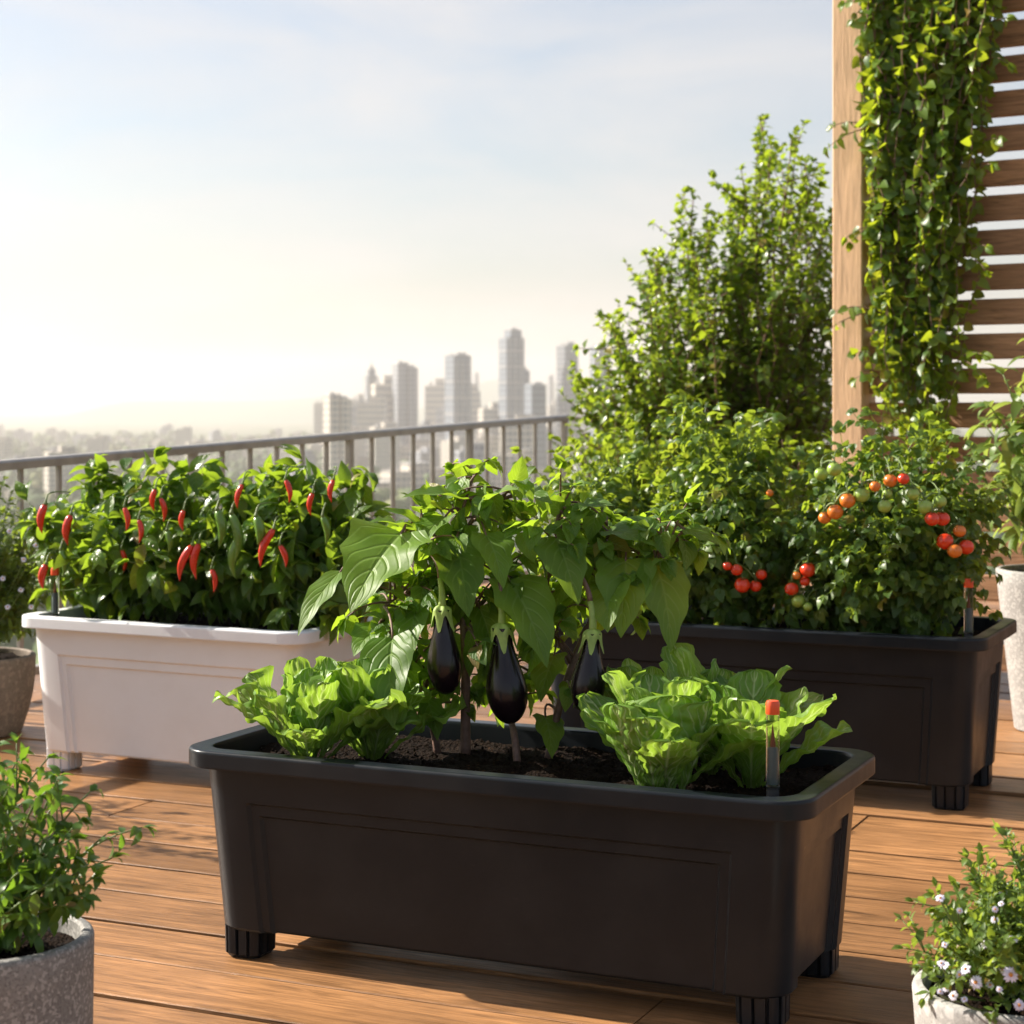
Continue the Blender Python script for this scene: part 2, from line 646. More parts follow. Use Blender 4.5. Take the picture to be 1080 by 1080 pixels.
def concrete(name, c, speck=0.5, scale=110):
    m, nt, out = new_mat(name)
    co = objco(nt)
    v = N(nt, 'ShaderNodeTexVoronoi')
    v.inputs['Scale'].default_value = scale
    L(nt, co, v.inputs['Vector'])
    nz = noise(nt, 14, 5, .65, co)
    nf = noise(nt, scale * 1.2, 4, .7, co)
    col = ramp(nt, nz.outputs[0], [(.3, tuple(x * .8 for x in c)), (.7, tuple(min(1, x * 1.15) for x in c))])
    col = mixc(nt, mth(nt, 'MULTIPLY', ramp(nt, nf.outputs[0], [(.5, (0, 0, 0)), (.62, (1, 1, 1))]), speck), col, tuple(x * .45 for x in c))
    sep = N(nt, 'ShaderNodeSeparateColor')
    L(nt, v.outputs['Color'], sep.inputs[0])
    col = mixc(nt, mth(nt, 'MULTIPLY', ramp(nt, sep.outputs[0], [(.72, (0, 0, 0)), (.8, (1, 1, 1))]), speck), col, tuple(min(1, x * 1.7) for x in c))
    p = N(nt, 'ShaderNodeBsdfPrincipled')
    L(nt, col, p.inputs['Base Color'])
    p.inputs['Roughness'].default_value = .8
    L(nt, bump(nt, nf.outputs[0], .35, .0015), p.inputs['Normal'])
    L(nt, p.outputs[0], out.inputs[0])
    return m


M['stone_dark'] = concrete('speckled_granite', (0.235, 0.228, 0.215), .7, 300)
M['stone_brown'] = concrete('brown_stone', (0.20, 0.16, 0.125), .45, 120)
M['stone_pale'] = concrete('pale_concrete', (0.30, 0.292, 0.28), .5, 190)
M['bark'] = plain('brown_bark', (0.16, 0.095, 0.06), .75, var=.35, nscale=90, bmp=.5, bscale=160)
M['purple_stem'] = plain('purple_brown_stem', (0.15, 0.085, 0.065), .6, var=.35, nscale=90, bmp=.4, bscale=200)
M['green_stem'] = plain('green_stem', (0.11, 0.17, 0.04), .5, var=.25, nscale=60)
M['egg_leaf'] = leaf_mat('eggplant_leaf', (0.06, 0.15, 0.018), (0.19, 0.34, 0.04), .50, .47, vein=.6, nvein=6, rib=(.28, .42, .12), tcol=(.52, .74, .03), slant=.9, ribw=(10, 8), tmix=.62)
M['lettuce'] = leaf_mat('lettuce_leaf', (0.12, 0.27, 0.03), (0.27, 0.44, 0.06), .42, .40, vein=.9, nvein=7, rib=(.58, .68, .34), tcol=(.52, .74, .06), slant=1.1, ribw=(4, 12), tmix=.45, bumpd=.004)
M['pepper_leaf'] = leaf_mat('pepper_leaf', (0.034, 0.105, 0.014), (0.14, 0.26, 0.03), .44, .30, vein=.2, nvein=5, tcol=(.42, .6, .03))
M['tomato_leaf'] = leaf_mat('tomato_leaf', (0.04, 0.105, 0.02), (0.15, 0.25, 0.04), .44, .40, tcol=(.48, .62, .04))
M['shrub_leaf'] = leaf_mat('shrub_leaf', (0.05, 0.12, 0.015), (0.17, 0.265, 0.035), .46, .33, tcol=(.50, .64, .03))
M['vine_leaf'] = leaf_mat('vine_leaf', (0.045, 0.12, 0.014), (0.19, 0.30, 0.03), .45, .38, tcol=(.62, .72, .03))
M['lance_leaf'] = leaf_mat('lance_leaf', (0.09, 0.17, 0.04), (0.19, 0.29, 0.06), .45, .42, tcol=(.5, .62, .10))
M['pot_leaf'] = leaf_mat('pot_leaf', (0.035, 0.10, 0.014), (0.11, 0.22, 0.03), .38, .4, tcol=(.3, .52, .03))
M['daisy_leaf'] = leaf_mat('daisy_leaf', (0.06, 0.13, 0.02), (0.17, 0.26, 0.05), .42, .42, tcol=(.46, .58, .05))
M['petal'] = plain('lilac_white_petal', (0.70, 0.67, 0.80), .6, var=.06)
M['disc'] = plain('orange_disc', (0.55, 0.22, 0.05), .7, var=.2, nscale=200)
M['eggplant'] = plain('eggplant_skin', (0.008, 0.0035, 0.006), .24, var=.3, nscale=15, spec=.42, coat=.0)
M['calyx'] = plain('green_calyx', (0.26, 0.36, 0.08), .55, var=.25, nscale=60)
M['red_pepper'] = plain('red_pepper_skin', (0.55, 0.028, 0.010), .25, var=.25, nscale=20, coat=.3)
M['green_pepper'] = plain('green_pepper_skin', (0.10, 0.21, 0.022), .28, var=.25, nscale=20, coat=.3)
M['tomato_red'] = plain('ripe_tomato', (0.62, 0.042, 0.010), .22, var=.2, nscale=20, coat=.3)
M['tomato_orange'] = plain('orange_tomato', (0.62, 0.17, 0.02), .25, var=.2, nscale=25, coat=.3)
M['tomato_green'] = plain('green_tomato', (0.26, 0.38, 0.06), .28, var=.2, nscale=25, coat=.3)
M['cap'] = plain('red_cap', (0.72, 0.085, 0.02), .35, var=.08)
M['gauge_dark'] = plain('gauge_base', (0.05, 0.05, 0.05), .35, var=.1)
M['float_blue'] = plain('grey_float', (0.16, 0.22, 0.22), .4, var=.1)
M['needle'] = plain('rust_marker', (0.35, 0.10, 0.04), .5, var=.1)


def glass_mat():
    m, nt, out = new_mat('clear_tube')
    g = N(nt, 'ShaderNodeBsdfGlass')
    g.inputs['IOR'].default_value = 1.35
    g.inputs['Roughness'].default_value = .02
    t = N(nt, 'ShaderNodeBsdfTransparent')
    mx = N(nt, 'ShaderNodeMixShader')
    mx.inputs[0].default_value = .22
    L(nt, g.outputs[0], mx.inputs[1])
    L(nt, t.outputs[0], mx.inputs[2])
    L(nt, mx.outputs[0], out.inputs[0])
    return m


M['tube'] = glass_mat()

# ------------------------------------------------------------------ terrace frame: u along the boards, v across
TH = radians(24.35)
U = np.array([cos(TH), -sin(TH), 0])
Vv = np.array([sin(TH), cos(TH), 0])
CORNER = np.array([0.2547, 9.0, 0.0])      # corner of the railing


def uv3(u, v, z=0.0):
    return CORNER + U * u + Vv * v + np.array([0, 0, z])


# ------------------------------------------------------------------ deck
def make_deck():
    mb = MB()
    W, gap = 0.160, 0.010
    v = 0.30
    Rm = Rz(-TH)
    while v > -8.8:
        off = rng.uniform(0, 2.4)
        u = -0.28
        u1 = u + 1.0 + off
        while u < 7.5:
            e = min(u1, 7.5)
            box(mb, uv3((u + e) / 2, v - W / 2, -0.014 + rng.normal() * .0011), (e - u - .003, W - gap, .028), .0016, Rm, rng.uniform())
            u = e
            u1 = e + rng.uniform(2.2, 3.6)
        v -= W
    # work in the boards' own axes so that the grain follows them
    Vw = np.concatenate(mb.V)
    loc = (Vw - CORNER) @ Rm
    mb.V = [loc]
    o = mb.build('deck', M['deck'], None, sharp=25)
    o.location = CORNER
    o.rotation_euler = (0, 0, -TH)
    tag(o, 'warm brown timber decking of long boards with dark gaps', kind='structure')
    mb = MB()
    box(mb, (3.6, -4.25, -0.28), (7.9, 9.2, .40))
    s = mb.build('terrace_slab', plain('slab_concrete', (0.05, 0.045, 0.04), .9), None, smooth=False)
    s.location = CORNER
    s.rotation_euler = (0, 0, -TH)
    tag(s, 'dark concrete slab under the timber deck', kind='structure')


make_deck()


# ------------------------------------------------------------------ planters
def rrect(Lx, Wy, r, n=6, extra=None):
    """outline of a rounded rectangle, counter clockwise, with extra points on the sides"""
    pts = []
    hx, hy = Lx / 2, Wy / 2
    for cx, cy, a0 in ((hx - r, hy - r, 0), (-hx + r, hy - r, pi / 2), (-hx + r, -hy + r, pi), (hx - r, -hy + r, 1.5 * pi)):
        for k in range(n + 1):
            a = a0 + pi / 2 * k / n
            pts.append((cx + r * cos(a), cy + r * sin(a)))
    return np.array(pts)


def loft(mb, secs, cap0=True, cap1=True):
    n = len(secs[0])
    V = np.concatenate(secs)
    F = [grid_faces(len(secs), n, True)]
    if cap0:
        F.append(np.arange(n)[::-1].copy())
    if cap1:
        F.append(np.arange(n) + (len(secs) - 1) * n)
    mb.add(V, F)


def planter_body(Lx, Wy, H, leg, ins_top, ins_bot, rimh):
    z0, z1 = leg, H - rimh + .004
    mb = MB()
    hz = z1 - z0
    e = .0022
    p1, p2 = z0 + hz * 0.775, z0 + hz * 0.70
    zs = [z0, z0 + .004, p2 - e, p2 + e, p1 - e, p1 + e, (p1 + z1) / 2, z1]
    d1, d2 = .0055, .006
    secs = []
    for iz, z in enumerate(zs):
        f = (z - z0) / hz
        ins = ins_bot + (ins_top - ins_bot) * f
        if iz == 0:
            ins += .003
        lx, wy, r = Lx - 2 * ins, Wy - 2 * ins, .045
        hx, hy = lx / 2, wy / 2
        pts = []
        nn = 7
        # the four sides: corner arc then side points with steps
        for side in range(4):
            cx, cy, a0 = ((hx - r, hy - r, 0), (-hx + r, hy - r, pi / 2), (-hx + r, -hy + r, pi), (hx - r, -hy + r, 1.5 * pi))[side]
            for k in range(nn + 1):
                a = a0 + pi / 2 * k / nn
                pts.append((cx + r * cos(a), cy + r * sin(a)))
            half = (hx if side in (0, 2) else hy)
            s1 = half - (.082 if side in (0, 2) else .068)
            s2 = s1 - (.017 if side in (0, 2) else .012)
            rec1 = d1 if z < p1 else 0
            rec2 = d2 if z < p2 else 0
            prof = [(s1 + e, 0), (s1 - e, rec1), (s2 + e, rec1), (s2 - e, rec1 + rec2)]
            prof = prof + [(-a, b) for a, b in prof[::-1]]
            for a, b in prof:
                if side == 0:
                    pts.append((a, hy - b))
                elif side == 1:
                    pts.append((-hx + b, a))
                elif side == 2:
                    pts.append((-a, -hy + b))
                else:
                    pts.append((hx - b, -a))
        pts = np.array(pts)
        secs.append(np.c_[pts, np.full(len(pts), z)])
    loft(mb, secs, True, False)
    return mb


def planter_rim(Lx, Wy, H, rimh, wid=.030):
    mb = MB()
    prof = [(.006, H - rimh), (.0006, H - rimh + .0008), (0, H - rimh + .0022), (0, H - rimh + .004), (0, H - .0060), (0, H - .0040), (.0008, H - .0018), (.0020, H - .0006), (.0040, H), (.0060, H),
            (wid - .005, H), (wid - .003, H), (wid - .001, H - .0008), (wid, H - .003), (wid + .0005, H - .006), (wid + .004, H - .06), (wid + .004, H - .075)]
    n = 8
    secs = []
    for o, z in prof:
        r = max(.044, .056 - o)
        p = rrect(Lx - 2 * o, Wy - 2 * o, r, n)
        secs.append(np.c_[p, np.full(len(p), z)])
    # underside back to the body wall
    o, z = .030, H - rimh + .0005
    p = rrect(Lx - 2 * o, Wy - 2 * o, .022, n)
    secs = [np.c_[p, np.full(len(p), z)]] + secs
    loft(mb, secs, False, False)
    return mb


def fluted_leg(cx, cy, w, z0, z1):
    mb = MB()
    base = rrect(w, w, w * .28, 10)
    # resample evenly and cut grooves
    P = np.r_[base, base[:1]]
    d = np.r_[0, np.cumsum(np.linalg.norm(np.diff(P, axis=0), axis=1))]
    m = 168
    q = np.linspace(0, d[-1], m, endpoint=False)
    pts = np.c_[np.interp(q, d, P[:, 0]), np.interp(q, d, P[:, 1])]
    ph = (np.arange(m) % 14) / 14
    g = np.where(ph < .18, .006, 0)
    rad = np.linalg.norm(pts, axis=1)
    secs = []
    for z, ins, gm in ((z0, .006, 0), (z0 + .004, .003, 0.2), (z0 + .006, .0, 1), (z1, -.001, 1)):
        k = (rad - g * gm - ins) / rad
        secs.append(np.c_[pts * k[:, None] + [cx, cy], np.full(m, z)])
    loft(mb, secs)
    return mb


def soil_mesh(Lx, Wy, z, amp=.008, nx=150, ny=64):
    mb = MB()
    x = np.linspace(-Lx / 2, Lx / 2, nx)
    y = np.linspace(-Wy / 2, Wy / 2, ny)
    X, Y = np.meshgrid(x, y, indexing='ij')
    Z = np.zeros_like(X)
    for k, a in ((9, 1.0), (21, .7), (47, .5)):
        for _ in range(3):
            th = rng.uniform(0, 6.28)
            Z += a * np.sin((X * cos(th) + Y * sin(th)) * k * 2.2 + rng.uniform(0, 6))
    Z = Z / 4 * amp + rng.normal(size=X.shape) * .0016
    rc = .055
    ax, ay = np.abs(X) - (Lx / 2 - rc), np.abs(Y) - (Wy / 2 - rc)
    rr = np.hypot(ax, ay)
    k = np.where((ax > 0) & (ay > 0) & (rr > rc), rc / np.maximum(rr, 1e-9), 1.0)
    XX = np.where(k < 1, np.sign(X) * (Lx / 2 - rc + ax * k), X)
    YY = np.where(k < 1, np.sign(Y) * (Wy / 2 - rc + ay * k), Y)
    mb.add(np.stack([XX, YY, Z + z], -1).reshape(-1, 3), grid_faces(nx, ny)[:, ::-1].copy())
    # crumbs
    for _ in range(420):
        c = np.array([rng.uniform(-.46, .46) * Lx, rng.uniform(-.45, .45) * Wy, 0])
        i = int((c[0] / Lx + .5) * (nx - 1))
        j = int((c[1] / Wy + .5) * (ny - 1))
        r = rng.uniform(.0015, .0045)
        c[2] = z + Z[i, j] + r * .4
        o = np.array([(1, 0, 0), (-1, 0, 0), (0, 1, 0), (0, -1, 0), (0, 0, 1), (0, 0, -1)]) * r * rng.uniform(.6, 1.3, (6, 1))
        mb.add(o @ Rz(rng.uniform(0, 6)).T + c, np.array([(0, 2, 4), (2, 1, 4), (1, 3, 4), (3, 0, 4), (2, 0, 5), (1, 2, 5), (3, 1, 5), (0, 3, 5)]))
    return mb


def planter(label, corner_fr, yaw, Lx, Wy, H, mat, leg=.044, rimh=.027, soil_drop=.028, legw=.064):
    u = np.array([cos(yaw), -sin(yaw), 0])
    v = np.array([sin(yaw), cos(yaw), 0])
    c = np.array([corner_fr[0], corner_fr[1], 0]) - u * Lx / 2 + v * Wy / 2
    t = thing('planter_box', label, 'planter', c, -yaw, 'rectangular planter boxes on legs')
    planter_body(Lx, Wy, H, leg, .024, .042, rimh).build('body', mat, t, sharp=20)
    planter_rim(Lx, Wy, H, rimh).build('rim', mat, t, sharp=40)
    for sx in (-1, 1):
        for sy in (-1, 1):
            i = .050
            fluted_leg(sx * (Lx / 2 - i - legw / 2), sy * (Wy / 2 - i - legw / 2), legw, .0, leg + .002).build('leg', mat, t, sharp=35)
    soil_mesh(Lx - .062, Wy - .062, H - soil_drop).build('soil', M['soil'], t)
    return dict(root=t, c=c, u=u, v=v, L=Lx, W=Wy, H=H, zs=H - soil_drop)


def corner_from_px(px, py, H):
    Y = (CAM_H - H) * FPX / (py - HZ)
    return ((px - CX) / FPX * Y, Y)


HF, HB, HW = .316, .358, .352
PF = planter('black plastic planter box holding lettuces and eggplants, in front of the other two', corner_from_px(850, 848.7, HF), TH, .965, .42, HF, M['black'])
PB = planter('black plastic planter box holding the tomato bushes below the slatted screen', corner_from_px(1038, 675, HB), TH, 1.0, .43, HB, M['black'], leg=.05, legw=.068)
_wl = corner_from_px(12, 649, HW)
_yw = radians(26.5)
_LW = .765
PW = planter('white plastic planter box full of chilli pepper plants beside the railing', (_wl[0] + cos(_yw) * _LW, _wl[1] - sin(_yw) * _LW), _yw, _LW, .42, HW, M['white'], leg=.046, legw=.066)


def inp(P, a, b, z=None):
    """point inside planter P: a along, b across in metres from its centre"""
    return P['c'] + P['u'] * a + P['v'] * b + np.array([0, 0, P['zs'] if z is None else z])


# ------------------------------------------------------------------ water gauges
def gauge(label, p, z0, h, r):
    t = thing('water_gauge', label, 'water gauge', (p[0], p[1], z0), 0, 'clear water level gauges with red caps')
    mb = MB()
    lathe(mb, [(r * .95, -.03), (r * .95, h * .22), (r * .8, h * .225)], 20)
    mb.build('socket', M['gauge_dark'], t, sharp=35)
    mb = MB()
    lathe(mb, [(r * .97, h * .2), (r, h * .23), (r, h * .89)], 24)
    mb.build('tube', M['tube'], t, sharp=40)
    mb = MB()
    lathe(mb, [(r * 1.02, h * .875), (r * 1.05, h * .88), (r * 1.05, h * .97), (r * .9, h * .995), (r * .4, h), (0, h)], 24)
    mb.build('cap', M['cap'], t, sharp=40)
    mb = MB()
    lathe(mb, [(0, h * .24), (r * .62, h * .24), (r * .62, h * .56), (r * .5, h * .58), (0, h * .585)], 16)
    mb.build('float', M['float_blue'], t, sharp=40)
    mb = MB()
    lathe(mb, [(0, h * .57), (r * .34, h * .58), (r * .30, h * .62), (0, h * .80)], 12)
    mb.build('marker', M['needle'], t, sharp=40)
    return t


_g = at(815, 838, 2.545)
gauge('clear water gauge with red cap beside the pale green lettuces', _g, HF - .030, .030 + .118, .0090)
_g = at(1021.5, 668, 3.905)
gauge('clear water gauge with red cap among the tomato leaves', _g, HB - .030, .030 + .113, .0095)
_g = at(58, 648, 4.325)
gauge('clear water gauge with red cap in the white planter', _g, HW - .030, .030 + .105, .0090)


# ------------------------------------------------------------------ fruit
def fruit_eggplant(root, top, length, r, lean=(0, 0)):
    top = np.asarray(top, float)
    t = 1 - (1 - np.linspace(0, 1, 34)) ** 1.5
    sm = np.clip((t - .08) / .60, 0, 1)
    prof = r * (0.46 + .54 * sm * sm * (3 - 2 * sm)) * np.clip(1 - np.clip((t - .64) / .36, 0, 1) ** 2.1, 0, 1) ** .5
    prof[-1] = 0.0005
    mb = MB()
    P = np.c_[top[0] + lean[0] * t, top[1] + lean[1] * t, top[2] - length * t]
    th = np.linspace(0, 2 * pi, 32, endpoint=False)
    V = P[:, None, :] + prof[:, None, None] * np.stack([np.cos(th), np.sin(th), 0 * th], -1)[None]
    mb.add(V.reshape(-1, 3), [grid_faces(len(t), 32, True)[:, ::-1].copy()])
    f = part(mb, 'eggplant', M['eggplant'], root, loc=top)
    # calyx: cap with five pointed lobes and a thick stalk
    mb = MB()
    nt_, na = 9, 40
    th = np.linspace(0, 2 * pi, na, endpoint=False)
    ph = rng.uniform(0, 6)
    lobe = (0.5 + 0.5 * np.cos(5 * th + ph)) ** 1.3
    rows = []
    for k in range(nt_):
        s = k / (nt_ - 1)
        drop = s * (0.008 + .024 * lobe) * (length / .12)
        rr = r * .16 + (np.interp(drop / length, t, prof) + .0026 - r * .16) * np.sqrt(np.clip(s * 2.2, 0, 1))
        rr = rr + .003 * s ** 3 * lobe
        cx = lean[0] * drop / length
        rows.append(np.stack([top[0] + cx + rr * np.cos(th), top[1] + rr * np.sin(th), top[2] + .006 * (1 - s) - drop + .001], -1))
    mb.add(np.concatenate(rows), grid_faces(nt_, na, True)[:, ::-1].copy())
    st = bez(top + np.array([0, 0, .003]), top + np.array([0.002, .003, .022]), top + np.array([-.003, .012, .046]), 7)
    tube(mb, st, np.linspace(.0062, .0042, 7), 10)
    c = part(mb, 'calyx', M['calyx'], f)
    return top + np.array([-.003, .012, .046])


def fruit_pepper(root, top, length, r, dx, dy, mat, label=None, name='pepper'):
    top = np.asarray(top, float)
    n = 12
    t = np.linspace(0, 1, n)
    P = np.c_[top[0] + dx * t + .12 * length * np.sin(pi * t) * np.sign(dx + 1e-9), top[1] + dy * t, top[2] - length * t]
    R = r * np.clip(np.sin(pi * np.clip(t * .55 + .22, 0, 1)), 0, 1) * (1 - t ** 2.2) ** .7
    R[-1] = .0004
    R[0] *= .6
    mb = MB()
    tube(mb, P, R, 12, cap=True)
    f = part(mb, name, mat, root, loc=top)
    if label:
        f['label'] = label
    mb = MB()
    tube(mb, bez(top + [0, 0, -.001], top + [0, 0, .010], top + [.004, .006, .022], 5), np.linspace(r * .55, r * .16, 5) * np.array([1, .7, .6, .8, 1]), 8)
    part(mb, 'stalk', M['green_stem'], f)


def fruit_tomato(root, c, r, mat, label=None):
    c = np.asarray(c, float)
    mb = MB()
    nl, na = 13, 20
    v = np.linspace(0, pi, nl)
    th = np.linspace(0, 2 * pi, na, endpoint=False)
    R = r * np.sin(v)
    Z = r * .92 * np.cos(v)
    Z[0] -= r * .10
    Z[1] -= r * .03
    R[0] = R[-1] = 1e-4
    V = np.stack([R[:, None] * np.cos(th), R[:, None] * np.sin(th), np.repeat(Z[:, None], na, 1)], -1).reshape(-1, 3)
    tilt = rng.uniform(-.5, .5, 2)
    Rx = np.array([[1, 0, 0], [0, cos(tilt[0]), -sin(tilt[0])], [0, sin(tilt[0]), cos(tilt[0])]])
    mb.add(V @ Rx.T + c, grid_faces(nl, na, True))
    f = part(mb, 'tomato', mat, root, loc=c)
    if label:
        f['label'] = label
    mb = MB()
    top = np.array([0, 0, r * .86]) @ Rx.T + c
    for k in range(5):
        a = k * 2 * pi / 5 + rng.uniform(0, .4)
        d = np.array([cos(a), sin(a), .05])
        tv = nrm(np.cross(d, [0, 0, 1]))
        q = [top, top + d * r * .35 + tv * r * .10, top + d * r * .8 + [0, 0, -.12 * r], top + d * r * .35 - tv * r * .10]
        mb.add(np.array(q) + [0, 0, .0012], np.array([[0, 1, 2, 3]]))
    tube(mb, bez(top, top + [0, 0, r * .5], top + [r * .4 * rng.uniform(-1, 1), r * .4, r * 1.1], 5), r * .08, 6)
    part(mb, 'calyx', M['green_stem'], f)


# ------------------------------------------------------------------ eggplant plants
T_egg = [leaf_template('heart', 4, 9, .28, .45, .66, .05, 2.5, s, .05, .0) for s in range(3)] + [leaf_template('ovate', 4, 9, .35, .65, .58, .05, 2, 7, .07)]
T_eggs = [leaf_template('ovate', 2, 6, .35, .5, .5, .05, 2, s, .04) for s in range(3)]

EY = 2.93   # distance of the eggplant row


def egg_plant(label, base, branches, fruits, hero, fill):
    base = np.asarray(base, float)
    t = thing('eggplant_plant', label, 'eggplant plant', base, 0, 'eggplant plants in the front planter')
    pl = Plant()
    for pts, r0, r1 in branches:
        P = np.array(pts)
        # smooth the polyline
        k = np.linspace(0, len(P) - 1, 4 * len(P))
        S = np.stack([np.interp(k, np.arange(len(P)), P[:, i]) for i in range(3)], -1)
        for _ in range(3):
            S[1:-1] = (S[:-2] + S[1:-1] * 2 + S[2:]) / 4
        tube(pl.stem, S, np.linspace(r0, r1, len(S)), 9)
    ends = []
    for f in fruits:
        ends.append(fruit_eggplant(t, *f))
    for e, (a, _, _, _) in zip(ends, fruits):
        # pedicel up to the nearest branch point
        allp = np.concatenate([np.array(b[0])[1:] for b in branches])
        q = allp[np.argmin(np.linalg.norm(allp - e - [0, 0, .03], axis=1))]
        tube(pl.stem, bez(e, e + [0, 0, .03], q, 8), np.linspace(.0042, .003, 8), 7)
    big, small = MB(), MB()
    for (a, b, w, nvec, which) in hero:
        a, b = np.asarray(a), np.asarray(b)
        d = b - a
        ln = np.linalg.norm(d)
        V, F, uvc = leaf_template('heart' if which == 0 else 'ovate', 7, 16, .22 + .12 * rng.uniform(), .35, w / ln, .055, 2.5, int(rng.integers(0, 999)), .085)
        V = V.copy()
        V[:, 1:] *= 1.0
        tip = V.reshape(17, 15, 3)[-1, 7]
        # aim so that the drooped tip still lands on b
        yl = np.linalg.norm(tip)
        put_leaves(big, [(V / yl, F, uvc)], [a], [nrm(d) + nrm(nvec) * (-tip[2] / yl)], [nvec], [ln], [rng.uniform(.25, .9)])
        # petiole back to the closest branch point
        allp = np.concatenate([np.array(b_[0])[1:] for b_ in branches])
        q = allp[np.argmin(np.linalg.norm(allp - a + nrm(d) * .03, axis=1))]
        tube(pl.stem, bez(a + nrm(d) * .004, a - nrm(d) * .03 + [0, 0, .01], q, 7), np.linspace(.0016, .0024, 7), 6)
    # filling leaves on twigs from the branches
    for (bi, f0, n, ln, sz) in fill:
        P = np.array(branches[bi][0])
        for _ in range(n):
            f = rng.uniform(f0, 1) * (len(P) - 1)
            i = min(int(f), len(P) - 2)
            p = P[i] * (1 - f + i) + P[i + 1] * (f - i)
            d = nrm(rvec() * [1, 1, .55] + [0, 0, .25])
            e = p + d * ln * rng.uniform(.5, 1.2)
            q = bez(p, (p + e) / 2 + [0, 0, ln * .2], e, 6)
            pl.twig(q, .0022, .0011, ln * .36, sz, start=.3, spread=.75, droop=.35, up=.9, tip=3, jit=.3)
    f = MB()
    put_leaves(f, T_egg, np.array(pl.P), np.array(pl.D), np.array(pl.N), np.array(pl.S), np.array(pl.T))
    f.V += big.V
    f.UV += big.UV
    f.R += big.R
    off = f.n
    f.F += [q + off for q in big.F]
    part(f, 'foliage', M['egg_leaf'], t)
    part(pl.stem, 'stem', M['purple_stem'], t)
    return t


def E(px, py, d=0.0):
    return at(px, py, EY + d)


up_l = np.array([-.45, -.75, .62])   # leaf faces: tilted to camera and light
up_c = np.array([0.0, -.85, .55])
up_r = np.array([.35, -.8, .5])
flat = np.array([-.1, -.35, .93])

b1 = inp(PF, *(0, 0))
base_main = np.array([E(491, 795)[0], E(491, 795)[1], PF['zs'] - .004])
egg_plant('eggplant plant on the thick central brown stem bearing two long dark fruits', base_main,
          [([base_main, E(491, 740), E(491, 690), E(488, 640, .01), E(487, 600, .02)], .0082, .0055),
           ([E(487, 600, .02), E(470, 590, .0), E(445, 575, -.02), E(424, 562, -.04)], .0045, .0028),
           ([E(487, 600, .02), E(488, 565, .02), E(500, 545, .03), E(510, 535, .03), E(545, 520, .03)], .0045, .0022),
           ([E(488, 565, .02), E(487, 540, .03), E(495, 515, .03), E(503, 492, .04)], .0035, .0016),
           ([E(490, 660, .01), E(505, 640, .03), E(525, 615, .03), E(533, 600, .02)], .0045, .0025),
           ([E(489, 650, .01), E(455, 632, .03), E(425, 625, .05), E(405, 640, .03)], .004, .002)],
          [(E(466, 643, -.07), 90 / FPX * 2.86, 18.5 / FPX * 2.86, (.006, .004)),
           (E(529, 662, -.08), 101 / FPX * 2.85, 22 / FPX * 2.85, (.012, -.004))],
          [(E(424, 562, -.06), E(369, 645, -.16), 88 / FPX * 2.9, up_l + [.2, 0, .2], 0),
           (E(360, 602, -.05), E(313, 669, -.12), 30 / FPX * 2.9, up_l, 1),
           (E(414, 672, -.06), E(415, 768, -.14), 56 / FPX * 2.9, up_l, 0),
           (E(483, 575, -.02), E(494, 650, -.10), 52 / FPX * 2.9, up_c, 0),
           (E(512, 563, -.02), E(532, 618, -.10), 42 / FPX * 2.9, up_r, 0),
           (E(537, 612, -.03), E(578, 702, -.12), 62 / FPX * 2.9, up_r, 0),
           (E(487, 527, .0), E(425, 520, -.07), 32 / FPX * 2.9, flat, 0),
           (E(512, 530, .0), E(545, 512, -.06), 26 / FPX * 2.9, flat, 1),
           (E(540, 517, .02), E(564, 491, .0), 20 / FPX * 2.9, up_l, 1),
           (E(503, 500, .03), E(512, 486, .03), 10 / FPX * 2.9, up_c, 1),
           (E(503, 500, .03), E(492, 490, .0), 12 / FPX * 2.9, up_l, 1),
           (E(548, 523, .01), E(582, 530, -.05), 28 / FPX * 2.9, flat, 1),
           (E(430, 560, -.02), E(392, 545, -.08), 34 / FPX * 2.9, flat, 0),
           (E(450, 560, -.02), E(405, 530, -.05), 30 / FPX * 2.9, flat, 0),
           (E(470, 545, -.01), E(440, 575, -.09), 38 / FPX * 2.9, up_l, 0),
           (E(505, 640, .0), E(520, 690, -.02), 36 / FPX * 2.9, up_r, 0),
           (E(440, 640, .0), E(430, 700, -.06), 40 / FPX * 2.9, up_l, 0)],
          [(1, .2, 16, .08, .066), (2, .2, 17, .08, .066), (3, .2, 7, .06, .055), (4, .1, 14, .075, .066), (5, .1, 18, .085, .068), (0, .5, 14, .085, .066)])

